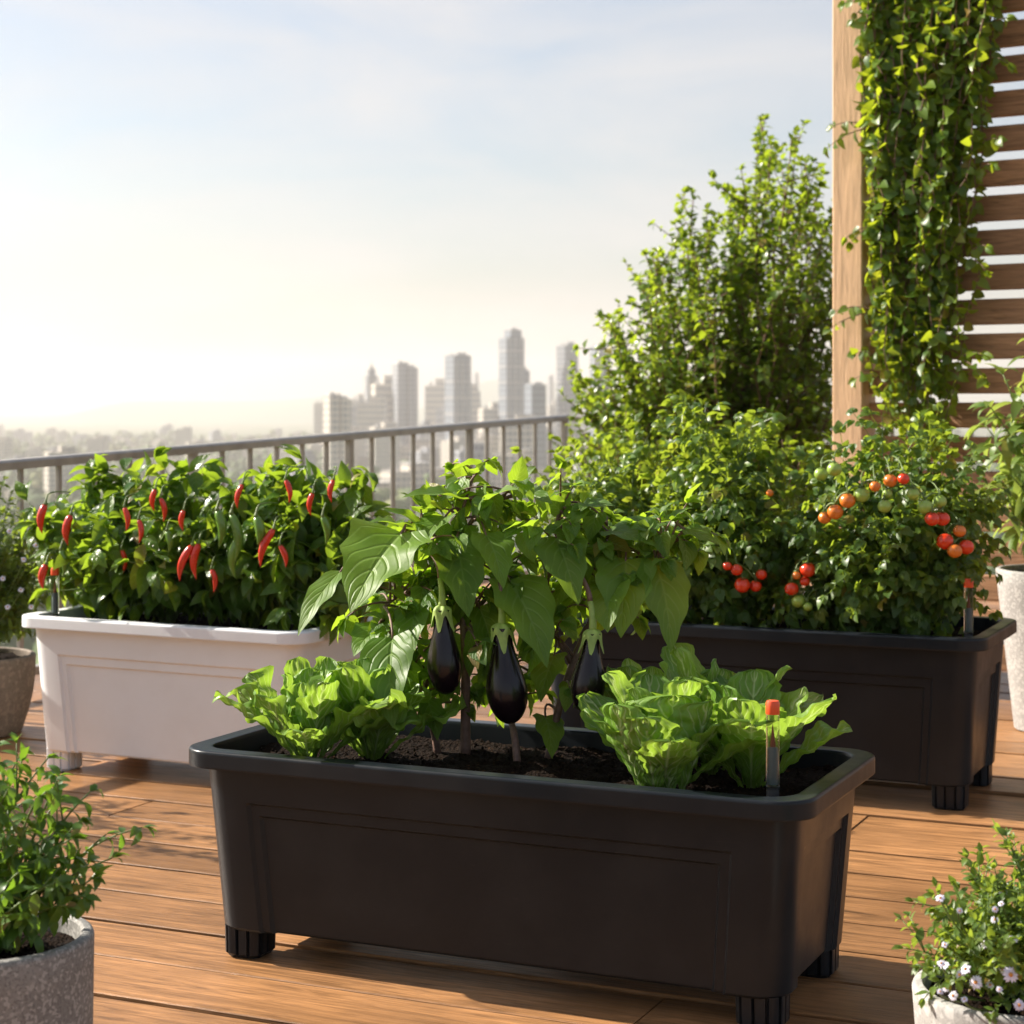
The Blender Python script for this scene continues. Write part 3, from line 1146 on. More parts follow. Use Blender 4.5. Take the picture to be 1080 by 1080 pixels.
base_r = np.array([E(578, 790, -.02)[0], E(578, 790, -.02)[1], PF['zs'] - .004])
egg_plant('eggplant plant leaning right with a single dark fruit above the lettuces', base_r,
          [([base_r, E(588, 750), E(603, 700, .01), E(625, 650, .02), E(645, 610, .03)], .0068, .0042),
           ([E(603, 700, .01), E(580, 660, .02), E(575, 620, .02), E(587, 575, .0)], .0045, .0025),
           ([E(587, 590, .0), E(588, 560, .02), E(592, 530, .03)], .003, .0016),
           ([E(645, 610, .03), E(660, 592, .02), E(690, 592, .0), E(722, 558, -.01)], .0038, .0018),
           ([E(638, 625, .03), E(640, 580, .03), E(640, 545, .03)], .0035, .0018)],
          [(E(625, 668, -.09), 84 / FPX * 2.84, 18.5 / FPX * 2.84, (-.010, .004))],
          [(E(586, 566, -.02), E(610, 637, -.10), 50 / FPX * 2.9, up_c, 0),
           (E(660, 590, -.02), E(655, 672, -.10), 58 / FPX * 2.9, up_c, 0),
           (E(692, 594, -.02), E(708, 687, -.09), 54 / FPX * 2.9, up_r, 0),
           (E(645, 618, -.04), E(640, 665, -.12), 46 / FPX * 2.9, up_l, 0),
           (E(720, 558, -.01), E(758, 575, -.04), 24 / FPX * 2.9, flat, 1),
           (E(607, 540, .0), E(648, 531, -.05), 30 / FPX * 2.9, flat, 0),
           (E(640, 560, .0), E(690, 575, -.07), 36 / FPX * 2.9, flat, 0),
           (E(592, 540, .02), E(575, 520, .0), 20 / FPX * 2.9, up_l, 1),
           (E(592, 535, .02), E(600, 515, .02), 16 / FPX * 2.9, up_c, 1),
           (E(585, 690, .0), E(570, 740, -.05), 38 / FPX * 2.9, up_l, 0),
           (E(575, 755, .0), E(583, 798, -.06), 32 / FPX * 2.9, up_r, 0)],
          [(0, .35, 16, .08, .066), (1, .2, 20, .08, .068), (2, .2, 10, .065, .058), (3, .1, 18, .06, .062), (4, .1, 18, .065, .064)])

base_l = np.array([E(462, 790, .03)[0], E(462, 790, .03)[1], PF['zs'] - .004])
egg_plant('low leafy eggplant plant between the left lettuces and the central stem', base_l,
          [([base_l, E(456, 760, .03), E(440, 715, .04), E(420, 680, .03), E(405, 655, .02)], .0062, .003),
           ([E(446, 730, .04), E(460, 700, .06), E(470, 670, .07), E(468, 640, .08)], .0042, .002)],
          [],
          [(E(405, 700, .0), E(380, 735, -.06), 40 / FPX * 2.9, up_l, 0),
           (E(400, 660, .0), E(372, 690, -.05), 40 / FPX * 2.9, up_l, 0),
           (E(450, 735, .0), E(462, 780, -.05), 26 / FPX * 2.9, up_r, 1)],
          [(0, .25, 18, .07, .06), (1, .1, 16, .07, .06)])

base_s = np.array([E(546, 800, -.06)[0], E(546, 800, -.06)[1], PF['zs'] - .004])
egg_plant('young eggplant shoot with a short bare stem directly beneath the middle fruit', base_s,
          [([base_s, E(543, 775, -.05), E(535, 745, .03), E(530, 715, .07), E(545, 690, .09)], .0062, .003),
           ([E(535, 745, .03), E(555, 715, .08), E(565, 690, .09)], .004, .002)],
          [], [],
          [(0, .5, 10, .06, .052), (1, .1, 10, .06, .052)])


# ------------------------------------------------------------------ lettuces
def lettuce_leaf(mb, base, az, L0, W0, a0, a1, cup, ruff, tone, seed):
    r = np.random.default_rng(seed)
    nv, nu = 34, 15
    t = np.linspace(0, 1, nv + 1)
    s = np.linspace(-1, 1, 2 * nu + 1)
    w = (0.13 + 0.87 * np.clip((t - .08) / .55, 0, 1) ** 1.15) * np.clip(1 - np.clip((t - .68) / .335, 0, 1) ** 2.3, 0, 1) ** .5
    w = w / w.max()
    w[-1] = .10
    ang = a0 + (a1 - a0) * t ** 1.4
    out = np.cumsum(np.cos(ang)) / (nv + 1) * L0
    up = np.cumsum(np.sin(ang)) / (nv + 1) * L0
    T, S = np.meshgrid(t, s, indexing='ij')
    ph = r.uniform(0, 6, 6)
    edge = 1 + .06 * np.sin(T * 27 + ph[0] + S * 1.0) + .055 * np.sin(T * 66 + ph[1] - S)
    X = .5 * W0 * w[:, None] * S * edge
    amp = ruff * W0 * np.abs(S) ** 2.2 * np.clip(T * 1.8 - .1, 0, 1)
    Z = amp * (np.sin(T * 2 * pi * 2.6 + ph[2] + (S > 0) * 1.9) + .6 * np.sin(T * 2 * pi * 5.3 + ph[3] + (S > 0) * 2.7) + .35 * np.sin(S * 9 + ph[4] + T * 12))
    Z += cup * W0 * (S ** 2) * w[:, None]
    Z += .02 * W0 * np.sin(S * 13 + T * 8 + ph[5]) * np.clip(T * 2, 0, 1) + .026 * W0 * np.sin(T * 40 + np.abs(S) * -10 + ph[3]) * np.sin(np.abs(S) * 9 + ph[1])
    # local: out along az, up z; leaf normal (upper side) = (-sin, cos) towards the centre
    nx, nz = -np.sin(ang)[:, None], np.cos(ang)[:, None]
    O = out[:, None] + Z * nx
    Q = up[:, None] + Z * nz
    d = np.array([cos(az), sin(az), 0])
    e = np.array([-sin(az), cos(az), 0])
    V = np.asarray(base) + O[..., None] * d + X[..., None] * e + Q[..., None] * np.array([0, 0, 1])
    uv = np.stack([(S + 1) / 2, T], -1).reshape(-1, 2)
    mb.add(V.reshape(-1, 3), grid_faces(nv + 1, 2 * nu + 1), uv, tone)


def lettuce(label, base, n, Ls, Ws, lean, group='lettuce heads in the front planter', az_bias=None, ruff=.12, extra=()):
    mb = MB()
    for k in range(n):
        f = k / n
        az = k * 2.39996 + rng.uniform(-.25, .25)
        g = f ** .8
        a0 = radians(44 + 42 * g)
        a1 = radians(lean - 18 + (100 - lean) * g + rng.uniform(-14, 14))
        Lk = Ls * (1.06 - .12 * f) * rng.uniform(.80, 1.12)
        lettuce_leaf(mb, np.asarray(base) + np.array([cos(az), sin(az), 0]) * .014 * (1 - f), az, Lk, Ws * rng.uniform(.82, 1.12) * (1 - .25 * f), a0, a1,
                     rng.uniform(.02, .18), ruff * rng.uniform(.7, 1.3), rng.uniform(.1, .95), int(rng.integers(0, 99999)))
    for (az, Lk, Wk, d0, d1, cup, rf) in extra:
        lettuce_leaf(mb, np.asarray(base) + np.array([cos(az), sin(az), 0]) * .03, az, Lk, Wk, radians(d0), radians(d1), cup, rf, .6, int(rng.integers(0, 9999)))
    o = mb.build('lettuce', M['lettuce'], None, loc=base)
    tag(o, label, 'lettuce', group)
    return o


def on_soil(px, Y, P):
    return np.array([(px - CX) / FPX * Y, Y, P['zs'] - .004])


def check_in(P, p):
    d = p - P['c']
    return round(float(d @ P['u']), 3), round(float(d @ P['v']), 3)


l1 = on_soil(326, 2.86, PF)
l2 = on_soil(392, 2.91, PF)
r1 = on_soil(698, 2.64, PF)
r2 = on_soil(792, 2.70, PF)
r3 = on_soil(688, 2.90, PF)
r4 = on_soil(748, 2.80, PF)
for q in (l1, l2, r1, r2, r3, r4):
    print('lettuce in planter', check_in(PF, q), PF['L'] / 2, PF['W'] / 2)
lettuce('loose pale lettuce spilling over the left end of the front planter', l1, 22, .155, .078, 22, ruff=.12)
lettuce('green lettuce half hidden under the eggplant leaves left of the stems', l2, 19, .165, .082, 28, ruff=.11)
lettuce('big broad leaved lettuce with an upright front leaf, nearest the front rim', r1, 15, .168, .095, 40, ruff=.05, extra=[(-1.38, .155, .125, 72, 88, .20, .035), (-2.45, .150, .105, 64, 70, .15, .04), (-.72, .150, .095, 66, 80, .30, .05), (-1.9, .140, .09, 60, 70, .2, .045)])
lettuce('lettuce right behind the clear water gauge, leaning to the planter corner', r2, 15, .165, .092, 36, ruff=.06)
lettuce('lettuce below the single dark eggplant, at the back rim', r3, 12, .155, .086, 50, ruff=.06)
lettuce('lettuce in the middle of the right cluster, behind the upright front leaf', r4, 14, .188, .094, 50, ruff=.055)

# ------------------------------------------------------------------ pepper plants
T_pep = [leaf_template('lance', 2, 7, .3, d, .38, .04, 2, s, .03) for s, d in ((1, .3), (2, .7), (3, 1.0))]
pep = []
pep_labels = ['chilli pepper plant at the railing post end of the white planter',
              'chilli pepper plant with a red pod cluster near its top in the white planter',
              'chilli pepper plant with large green pods and a pair of red pods',
              'chilli pepper plant behind the eggplant leaves with one curved red pod']
red_px = [[(48, 532, 26, -3), (75, 543, 30, -3), (49, 595, 24, -4), (128, 580, 14, 1)],
          [(164, 516, 20, -2), (169, 525, 16, 3), (131, 535, 12, 2), (146, 548, 12, 1)],
          [(203, 575, 32, -14), (210, 573, 32, -3), (194, 538, 18, -1), (256, 511, 22, -5), (223, 600, 12, 2)],
          [(289, 558, 38, -14), (295, 575, 16, 6), (330, 520, 18, -2), (352, 506, 14, -2), (301, 506, 12, 4)]]
green_px = [[(64, 580, 20, 2)], [(176, 560, 22, 2)], [(244, 542, 42, 3), (229, 538, 34, 2), (252, 568, 36, -4)], [(270, 545, 24, 2), (340, 545, 22, 3)]]
for k in range(4):
    a = (-.30 + k * .20)
    base = inp(PW, a, .0 + rng.uniform(-.03, .03)) - [0, 0, .004]
    t = thing('pepper_plant', pep_labels[k], 'pepper plant', base, 0, 'chilli pepper plants in the white planter')
    pl = Plant()
    hgt = .285 + (.02 if k in (1,) else 0)
    tg = ell_targets(base + [0, 0, hgt * .52], (.185, .19, hgt * .54), 22, .6, -.55) + [base + [rng.uniform(-.07, .07), rng.uniform(-.05, .05), hgt * rng.uniform(1.02, 1.15)] for _ in range(3)]
    pl.bushy(base, tg, .0055, 6, .11, .019, .096, lift=.42, t0=.25, spread=.75, droop=.6, up=.8, tip=3, grow=.85)
    ctr = base + [0, 0, hgt * .5]
    for lst, mat, lab, nm in ((red_px[k], M['red_pepper'], 'glossy red chilli pod', 'chilli_pepper'), (green_px[k], M['green_pepper'], 'long green unripe pod', 'chilli_pepper')):
        for (px, py, ln, dx) in lst:
            # on the outside of the foliage that faces the photograph
            Y = base[1] - .205
            p = at(px, py, Y)
            fruit_pepper(t, p, max(ln * 1.12, 19 + ln * .3) * rng.uniform(.9, 1.15) / FPX * Y, (4.9 if ln > 22 else 3.5) / FPX * Y * (1.25 if mat is M['green_pepper'] else 1), dx / FPX * Y, rng.uniform(-.006, .006), mat, lab, nm)
            hp = p + [.004, .006, .022]
            tube(pl.stem, bez(hp, hp + [0, .03, .008], np.array([p[0] * .75 + base[0] * .25, base[1] - .06, p[2] + .02]), 6), .0016, 5)
    gp = at(58, 620, 4.3)
    n = pl.finish(t, T_pep, M['pepper_leaf'], M['green_stem'], clip=lambda Q: ~((np.abs(Q[:, 0] - gp[0]) < .032) & (Q[:, 1] < 4.45) & (Q[:, 2] < gp[2] + .08)))
    print('pepper leaves', n)

# ------------------------------------------------------------------ tomato plants
lf = leaf_template('ovate', 1, 4, .3, .5, .52, .0, 2, 3)
T_tom = [compound(lf, 2, s) for s in range(4)]


def tom_plant(label, base, c, r, n, fruits, spacing=.024, size=.108):
    t = thing('tomato_plant', label, 'tomato plant', base, 0, 'tomato plants in the black planter behind')
    pl = Plant()
    tg = ell_targets(c, r, n, .6, -.75)
    pl.bushy(base, tg, .0052, 7, .10, spacing, size, lift=.35, t0=.2, spread=.8, droop=.4, up=.7, tip=2, grow=.85)
    last = None
    for (px, py, rad, kind) in fruits:
        # cluster lies on the face of the bush towards the photograph
        dx = ((px - CX) / FPX * (c[1] - r[1]) - c[0]) / r[0]
        Y = c[1] - r[1] * math.sqrt(max(.15, 1 - min(1, dx * dx))) * 1.02 - .012
        p = at(px, py, Y + rng.uniform(-.012, .022))
        fruit_tomato(t, p, rad / FPX * Y, {'r': M['tomato_red'], 'o': M['tomato_orange'], 'g': M['tomato_green']}[kind], {'r': 'ripe red tomato', 'o': 'half ripe orange tomato', 'g': 'unripe green tomato'}[kind])
        q = p + [0, .004, rad / FPX * Y]
        if last is not None and np.linalg.norm(q - last) < .06:
            tube(pl.stem, bez(last, (q + last) / 2 + [0, .012, .012], q, 7), .0021, 6)
        last = q
        tube(pl.stem, bez(q, q + [0, .02, .03], np.array([q[0] * .7 + c[0] * .3, c[1] - r[1] * .3, q[2] + .03]), 6), .0015, 5)
    print('tomato leaves', pl.finish(t, T_tom, M['tomato_leaf'], M['green_stem']))


zt = PB['zs'] - .004
bL = inp(PB, -.33, .0)
bM = inp(PB, -.10, .0)
bR = inp(PB, .27, .0)
print('tomato px', [(540 + FPX * b[0] / b[1]) for b in (bL, bM, bR)], [b[1] for b in (bL, bM, bR)])
tom_plant('tomato plant at the far left of the rear black planter, leaves only showing', bL - [0, 0, .004], bL + [-.01, 0, .21], (.20, .19, .24), 26, [])
tom_plant('tomato plant with one low cluster of red fruit in the rear black planter', bM - [0, 0, .004], bM + [-.02, 0, .235], (.21, .20, .27), 30,
          [(783, 617, 8.5, 'r'), (777, 601, 6.5, 'r'), (797, 618, 6.5, 'r'), (803, 606, 6, 'r'), (767, 597, 5, 'r'), (812, 520, 4, 'o')])
tom_plant('tall tomato plant hung with many red, orange and green fruit next to the water gauge', bR - [0, 0, .004], bR + [.0, 0, .22], (.25, .20, .25), 42,
          [(939, 507, 7.5, 'o'), (953, 505, 6.5, 'r'), (923, 513, 6, 'o'), (909, 522, 8.5, 'g'), (894, 528, 8.5, 'o'), (881, 540, 8.5, 'o'), (870, 546, 7, 'o'), (866, 500, 7.5, 'g'), (880, 495, 8, 'g'),
           (933, 534, 7.5, 'g'), (936, 521, 5.5, 'g'), (963, 521, 7, 'g'), (976, 535, 8.5, 'g'), (991, 529, 7.5, 'g'), (983, 547, 8, 'r'), (994, 547, 8, 'r'), (997, 571, 9.5, 'r'), (1012, 560, 7, 'o'),
           (1019, 577, 8.5, 'r'), (1007, 581, 8, 'o'), (852, 601, 8.5, 'r'), (835, 621, 7.5, 'r'), (840, 607, 4.5, 'o'), (849, 613, 5.5, 'r'), (842, 634, 7.5, 'g'), (852, 640, 5, 'g')])

# ------------------------------------------------------------------ railing
MR = M['metal']


def rail_h(v):
    return .776 + (.672 - .776) * (-v) / 4.06


def railing_side():
    t = thing('metal_railing', 'grey brown metal railing running along the left edge of the deck towards the skyline', 'railing', uv3(0, -4.5), 0, 'terrace railings')
    mb = MB()
    v0, v1 = -7.6, .02
    n = 12
    vs = np.linspace(v0, v1, n)
    P = np.array([uv3(0, v, rail_h(v) - .018) for v in vs])
    sec = [(-.024, -.011), (.024, -.011), (.024, .010), (.017, .017), (-.017, .017), (-.024, .010)]
    V = np.concatenate([[p + U * a + np.array([0, 0, b]) for a, b in sec] for p in P])
    mb.add(V, [grid_faces(n, 6, True), np.arange(6)[::-1].copy(), np.arange(6) + (n - 1) * 6])
    part(mb, 'top_rail', MR, t, sharp=30)
    mb = MB()
    P = np.array([uv3(0, v, .07) for v in vs])
    V = np.concatenate([[p + U * a + np.array([0, 0, b]) for a, b in ((-.015, -.012), (.015, -.012), (.015, .012), (-.015, .012))] for p in P])
    mb.add(V, [grid_faces(n, 4, True), np.arange(4)[::-1].copy(), np.arange(4) + (n - 1) * 4])
    part(mb, 'bottom_rail', MR, t, sharp=30)
    k = 0
    v = -.02
    while v > v0:
        p = k % 6 == 0
        w = .028 if p else .016
        h = rail_h(v) - .030
        z0 = 0.0 if p else .078
        mb = MB()
        box(mb, uv3(0, v, (z0 + h) / 2), (h - z0, w, w), .003, np.array([[0, 0, 1], [0, 1, 0], [-1, 0, 0]]) if False else (Rz(-TH) @ np.array([[0, 0, -1], [0, 1, 0], [1, 0, 0]])))
        part(mb, 'post' if p else 'baluster', MR, t, sharp=30)
        k += 1
        v -= .172


def railing_back():
    t = thing('metal_railing', 'grey brown metal railing behind the tall shrub, meeting the long one at a corner', 'railing', uv3(1.5, .0), 0, 'terrace railings')
    mb = MB()
    u0, u1 = .03, 6.0
    c = uv3((u0 + u1) / 2, 0, .776 - .018)
    box(mb, c, (u1 - u0, .048, .028), .006, Rz(-TH))
    part(mb, 'top_rail', MR, t, sharp=30)
    mb = MB()
    box(mb, uv3((u0 + u1) / 2, 0, .07), (u1 - u0, .03, .024), .003, Rz(-TH))
    part(mb, 'bottom_rail', MR, t, sharp=30)
    k, u = 1, .172
    while u < u1:
        p = k % 6 == 0
        w = .028 if p else .016
        h = .776 - .034
        z0 = 0.0 if p else .082
        mb = MB()
        box(mb, uv3(u, 0, (z0 + h) / 2), (h - z0, w, w), .003, Rz(-TH) @ np.array([[0, 0, -1], [0, 1, 0], [1, 0, 0]]))
        part(mb, 'post' if p else 'baluster', MR, t, sharp=30)
        k += 1
        u += .172


railing_side()
railing_back()

# ------------------------------------------------------------------ slatted screen
TT = radians(35)
UT = np.array([cos(TT), -sin(TT), 0])
NTn = np.array([-sin(TT), -cos(TT), 0])     # front of the screen
YS = 5.6
S0 = np.array([(885 - CX) / FPX * YS, YS, 0]) + UT * .0475


def screen():
    t = thing('slatted_screen', 'tall timber privacy screen of horizontal brown slats between pale posts', 'screen', S0, -TT)
    mb = MB()
    box(mb, (0, 0, 1.35), (2.7, .095, .095), .004, np.array([[0, 0, -1], [0, 1, 0], [1, 0, 0]]), .4)
    mb.build('post', M['post'], t, sharp=30)
    mb = MB()
    box(mb, (1.75, 0, 1.35), (2.7, .095, .095), .004, np.array([[0, 0, -1], [0, 1, 0], [1, 0, 0]]), .7)
    mb.build('post', M['post'], t, sharp=30)
    z = .12
    pitch = .0965
    while z < 2.7:
        mb = MB()
        x0, x1 = .0495, 1.7005
        box(mb, ((x0 + x1) / 2, .012, z), (x1 - x0, .022, .072), .003, None, rng.uniform())
        mb.build('slat', M['slat'], t, sharp=30)
        z += pitch


screen()

# ------------------------------------------------------------------ climbing vine
T_vine = [leaf_template('heart', 1, 4, .25, d, .62, .0, 2, s) for s, d in ((1, .4), (2, .7), (3, .2))]


def vine():
    base = S0 + UT * .30 + NTn * .10
    t = thing('climbing_vine', 'green climbing vine hanging in a thick curtain down the slatted screen', 'vine', base)
    pl = Plant()

    def edge(z):   # half width and centre of the curtain along the screen, by height
        f = np.clip((2.45 - z) / 1.6, 0, 1)
        return .055 + .05 * f, .36 - .05 * f + .16 * np.clip((z - 1.88) / .25, 0, 1)
    n = 115
    for k in range(n):
        top = rng.uniform(1.7, 2.68)
        low = rng.choice([rng.uniform(.70, 1.1), rng.uniform(.95, 1.7)])
        if low > top - .25:
            low = top - .4
        lo0, hi0 = edge(top)
        u0 = rng.uniform(lo0, hi0)
        lo1, hi1 = edge(low)
        f = (u0 - lo0) / (hi0 - lo0)
        u1 = lo1 + f * (hi1 - lo1)
        d0, d1 = rng.uniform(.05, .13), rng.uniform(.03, .10)
        a = S0 + UT * u0 + NTn * d0 + [0, 0, top]
        b = S0 + UT * u1 + NTn * d1 + [0, 0, low]
        m = (a + b) / 2 + UT * rng.normal() * .03 + NTn * rng.uniform(0, .04)
        pts = bez(a, m, b, 14)
        pts[1:-1] += rng.normal(size=(12, 3)) * .014
        pl.twig(pts, .003, .0013, .018, .056, start=0, spread=.95, droop=.45, up=.35, tip=2, grow=.85, jit=.6)
    for (u, z, du) in ((.10, 1.60, -.13), (.12, 1.05, -.16), (.12, 1.32, -.10), (.11, 1.95, -.08), (.40, 1.5, .10), (.38, 1.2, .10), (.42, 1.8, .10), (.44, 2.1, .10), (.12, .95, -.06), (.35, .95, .10)):
        for q in range(2):
            a = S0 + UT * u + NTn * .08 + [0, 0, z + rng.uniform(-.05, .05)]
            b = a + UT * du * rng.uniform(.6, 1) + NTn * .05 + [0, 0, rng.uniform(-.06, .04)]
            pl.twig(bez(a, (a + b) / 2 + [0, 0, .03], b, 6), .0025, .001, .022, .058, start=.2, spread=.7, droop=.5, up=.4, tip=3)
    # leaves face outward from the screen
    Nn = np.array(pl.N) + NTn * .9 + np.array([-.3, 0, 0])
    pl.N = list(Nn)
    print('vine leaves', pl.finish(t, T_vine, M['vine_leaf'], M['bark']))


vine()

# ------------------------------------------------------------------ tall shrub and low bush behind the planters
T_shr = [leaf_template('ovate', 1, 3, .3, d, .55, .0, 2, s) for s, d in ((1, .2), (2, .5), (3, .8))]


def shrub():
    Yc = 6.9
    base = np.array([(775 - CX) / FPX * Yc, Yc, 0.0])
    t = thing('tall_shrub', 'tall loose shrub with upright leafy shoots standing against the sky', 'shrub', base)
    pl = Plant()
    tips = []
    for (px, py) in ((806, 118), (815, 150), (842, 140), (855, 165), (878, 175), (790, 175), (765, 200), (722, 202), (740, 225), (720, 250), (690, 262), (705, 285), (668, 290), (660, 330), (700, 310),
                     (645, 335), (640, 375), (615, 395), (625, 420), (650, 400), (870, 230), (830, 215), (800, 235), (770, 250), (745, 290), (850, 270), (880, 290), (820, 290), (785, 310), (730, 340), (690, 360), (860, 340), (830, 370), (790, 380),
                     (750, 390), (710, 410), (670, 430), (640, 450), (880, 400), (850, 430), (800, 440), (760, 450)):
        for q in range(2):
            tips.append(at(px + rng.normal() * 9, py + abs(rng.normal()) * 8, Yc + rng.normal() * .22))
    for px, py in ((905, 210), (930, 330), (960, 420), (1000, 440), (900, 420), (940, 250), (610, 450), (600, 480)):
        tips.append(at(px, py, Yc + .15))
    for tgt in tips:
        d = np.linalg.norm(tgt - base)
        start = base + np.array([rng.normal() * .05, rng.normal() * .05, 0])
        mid = start * .45 + tgt * .55 + np.array([0, 0, .06 * d]) + rvec() * .05
        mid[2] = start[2] * .5 + tgt[2] * .5 + .05
        pts = bez(start, mid, tgt, 14)
        pts[1:-1] += rng.normal(size=(12, 3)) * .012
        pl.twig(pts, .008, .002, .020, .062, start=.35, spread=.6, droop=-.1, up=.6, tip=4, grow=.8, whorl=2)
        for j in range(20):
            f = rng.uniform(.22, .96) * 13
            i = int(f)
            p = pts[i] * (1 - f + i) + pts[min(13, i + 1)] * (f - i)
            tv = nrm(pts[min(13, i + 1)] - pts[i])
            dr = nrm(tv * .9 + rvec() * .9)
            ln = rng.uniform(.10, .24) * (1.15 - .5 * f / 13)
            e = p + dr * ln + [0, 0, .02]
            pl.twig(bez(p, p + dr * ln * .5 + [0, 0, -.005], e, 6), .0028, .0012, .017, .060, start=.12, spread=.62, droop=-.05, up=.7, tip=3, grow=.8)
    print('shrub leaves', pl.finish(t, T_shr, M['shrub_leaf'], M['bark'], 'crown', 'trunk'))


shrub()


def round_bush(name, label, cat, base, c, r, n, lm, size, spacing, ntw=7, tl=.14, seed=0):
    t = thing(name, label, cat, base)
    pl = Plant()
    tg = ell_targets(c, r, n, .6, -.6)
    pl.bushy(base, tg, .006, ntw, tl, spacing, size, lift=.35, t0=.3, spread=.65, droop=0.0, up=.8, tip=3, grow=.85)
    print(name, pl.finish(t, T_shr, lm, M['bark']))
    return t


Yb = 6.2
cb = at(672, 520, Yb)
round_bush('round_bush', 'rounded yellow green bush at the foot of the tall shrub by the railing corner', 'bush', (cb[0], Yb, 0), cb, (.30, .26, .30), 34, M['shrub_leaf'], .058, .020)
Yb = 5.9
cb = at(775, 545, Yb)
round_bush('round_bush', 'dense rounded bush between the tomato plants and the tall shrub', 'bush', (cb[0], Yb, 0), cb, (.38, .24, .34), 44, M['shrub_leaf'], .058, .020)

# ------------------------------------------------------------------ stone pots and their plants


def pot(label, c, prof, mat, soil_r, soil_z):
    t = thing('stone_pot', label, 'flower pot', (c[0], c[1], 0), 0, 'stone pots round the deck')
    mb = MB()
    lathe(mb, prof, 64)
    mb.build('pot_wall', mat, t, sharp=40)
    mb = MB()
    n = 48
    rr = np.linspace(.002, soil_r, 12)
    th = np.linspace(0, 2 * pi, n, endpoint=False)
    V = np.stack([rr[:, None] * np.cos(th), rr[:, None] * np.sin(th), soil_z + rng.normal(size=(12, n)) * .003], -1).reshape(-1, 3)
    mb.add(V, [grid_faces(12, n, True)])
    mb.build('soil', M['soil'], t)
    return t


def pot_prof(r0, r1, h, wall=.014, belly=0.0):
    pr = [(r0 * .96, 0), (r0, .004)]
    for k in range(1, 9):
        f = k / 9
        pr.append((r0 + (r1 - r0) * f + belly * sin(pi * f), .004 + (h - .008) * f))
    pr += [(r1, h - .006), (r1 - .0015, h - .002), (r1 - .005, h), (r1 - wall + .003, h), (r1 - wall, h - .003), (r1 - wall, h - .10)]
    return pr


# front left
Y0 = 2.06
cL = at(-16, 985, Y0)
zL = cL[2]
rL = 113 / FPX * Y0
pot('speckled grey stone cylinder pot with a dark leafy plant, cut by the photo corner', cL, pot_prof(rL * .97, rL, zL), M['stone_dark'], rL - .015, zL - .02)
T_pot = [leaf_template('lance', 1, 5, .3, d, .34, .0, 2, s) for s, d in ((1, .4), (2, .8), (3, 1.1))]


def stem_plant(name, label, cat, base, tips, leaves, lm, size, spacing, r0=.003, whorl=2, group=None, droop=.15, ntw=2, tl=.06, flowers=(), spread=.75):
    t = thing(name, label, cat, base, 0, group)
    pl = Plant()
    for tg in tips:
        tg = np.asarray(tg)
        b = np.asarray(base) + np.array([rng.normal(), rng.normal(), 0]) * .02
        d = np.linalg.norm(tg - b)
        pts = bez(b, (b + tg) / 2 + [0, 0, d * .16] + rvec() * .01, tg, 12)
        pl.twig(pts, r0, r0 * .4, spacing, size, start=.18, spread=spread, droop=droop, up=.8, tip=4, whorl=whorl, grow=.7, jit=.25)
        for j in range(ntw):
            i = int(rng.integers(3, 10))
            dr = nrm(rvec() * .8 + [0, 0, .6])
            e = pts[i] + dr * tl * rng.uniform(.6, 1.2)
            pl.twig(bez(pts[i], (pts[i] + e) / 2 + [0, 0, .006], e, 5), r0 * .5, r0 * .3, spacing, size * .85, start=.2, spread=spread, droop=droop, up=.8, tip=4, whorl=whorl, grow=.75, jit=.25)
    print(name, pl.finish(t, leaves, lm, M['green_stem']))
    for (p, rad, nn) in flowers:
        daisy(t, p, rad * .8, nn, base)
    return t


def daisy(root, p, rad, nn, base):
    p = np.asarray(p, float)
    nn = nrm(nn)
    a = nrm(np.cross(nn, [0.3, .1, .9]))
    b = np.cross(nn, a)
    mb = MB()
    k = 15
    T = leaf_template('round', 1, 4, .15, .35, .30, .0, 2, 3)
    ang = np.arange(k) * 2 * pi / k
    D = np.cos(ang)[:, None] * a + np.sin(ang)[:, None] * b + nn * .12 + rng.normal(size=(k, 3)) * .05
    put_leaves(mb, [T], p + D * rad * .12, D, np.tile(nn, (k, 1)), np.full(k, rad) * rng.uniform(.85, 1.08, k))
    f = part(mb, 'flower', M['petal'], root, loc=p)
    mb = MB()
    th = np.linspace(0, 2 * pi, 14, endpoint=False)
    rows = [p + rad * .24 * s * (np.cos(th)[:, None] * a + np.sin(th)[:, None] * b) + nn * (rad * .22 * h) for s, h in ((1, .1), (.9, .55), (.55, .95), (.05, 1.05))]
    mb.add(np.concatenate(rows), grid_faces(4, 14, True))
    part(mb, 'flower_centre', M['disc'], f)
    mb = MB()
    q = p - nn * .03 - np.array([0, 0, .012])
    q = q + (np.asarray(base) + [0, 0, .02] - q) * .35
    tube(mb, bez(p - nn * .002, p - nn * .02, q, 6), .0011, 5)
    part(mb, 'flower_stalk', M['green_stem'], f)


bl = np.array([cL[0], cL[1], zL - .022])
tips = [at(px, py, Y0 + dz) for px, py, dz in ((50, 800, .02), (22, 795, .05), (-5, 790, 0), (62, 820, -.02), (95, 835, .0), (85, 865, -.04), (118, 905, .0), (100, 925, -.05), (75, 885, -.07), (40, 840, -.06), (10, 830, -.08),
                                              (112, 880, .03), (60, 845, .05), (30, 870, -.09), (-30, 820, -.05), (0, 880, -.10), (90, 945, -.07), (60, 930, -.10), (-40, 860, -.05), (20, 920, -.10), (45, 905, -.09), (5, 850, .06), (70, 955, -.09), (30, 965, -.1))]
stem_plant('leafy_pot_plant', 'dark green leafy plant with pointed paired leaves in the speckled stone pot', 'pot plant', bl, tips, T_pot, M['pot_leaf'], .044, .018, .0022, ntw=3, tl=.06)

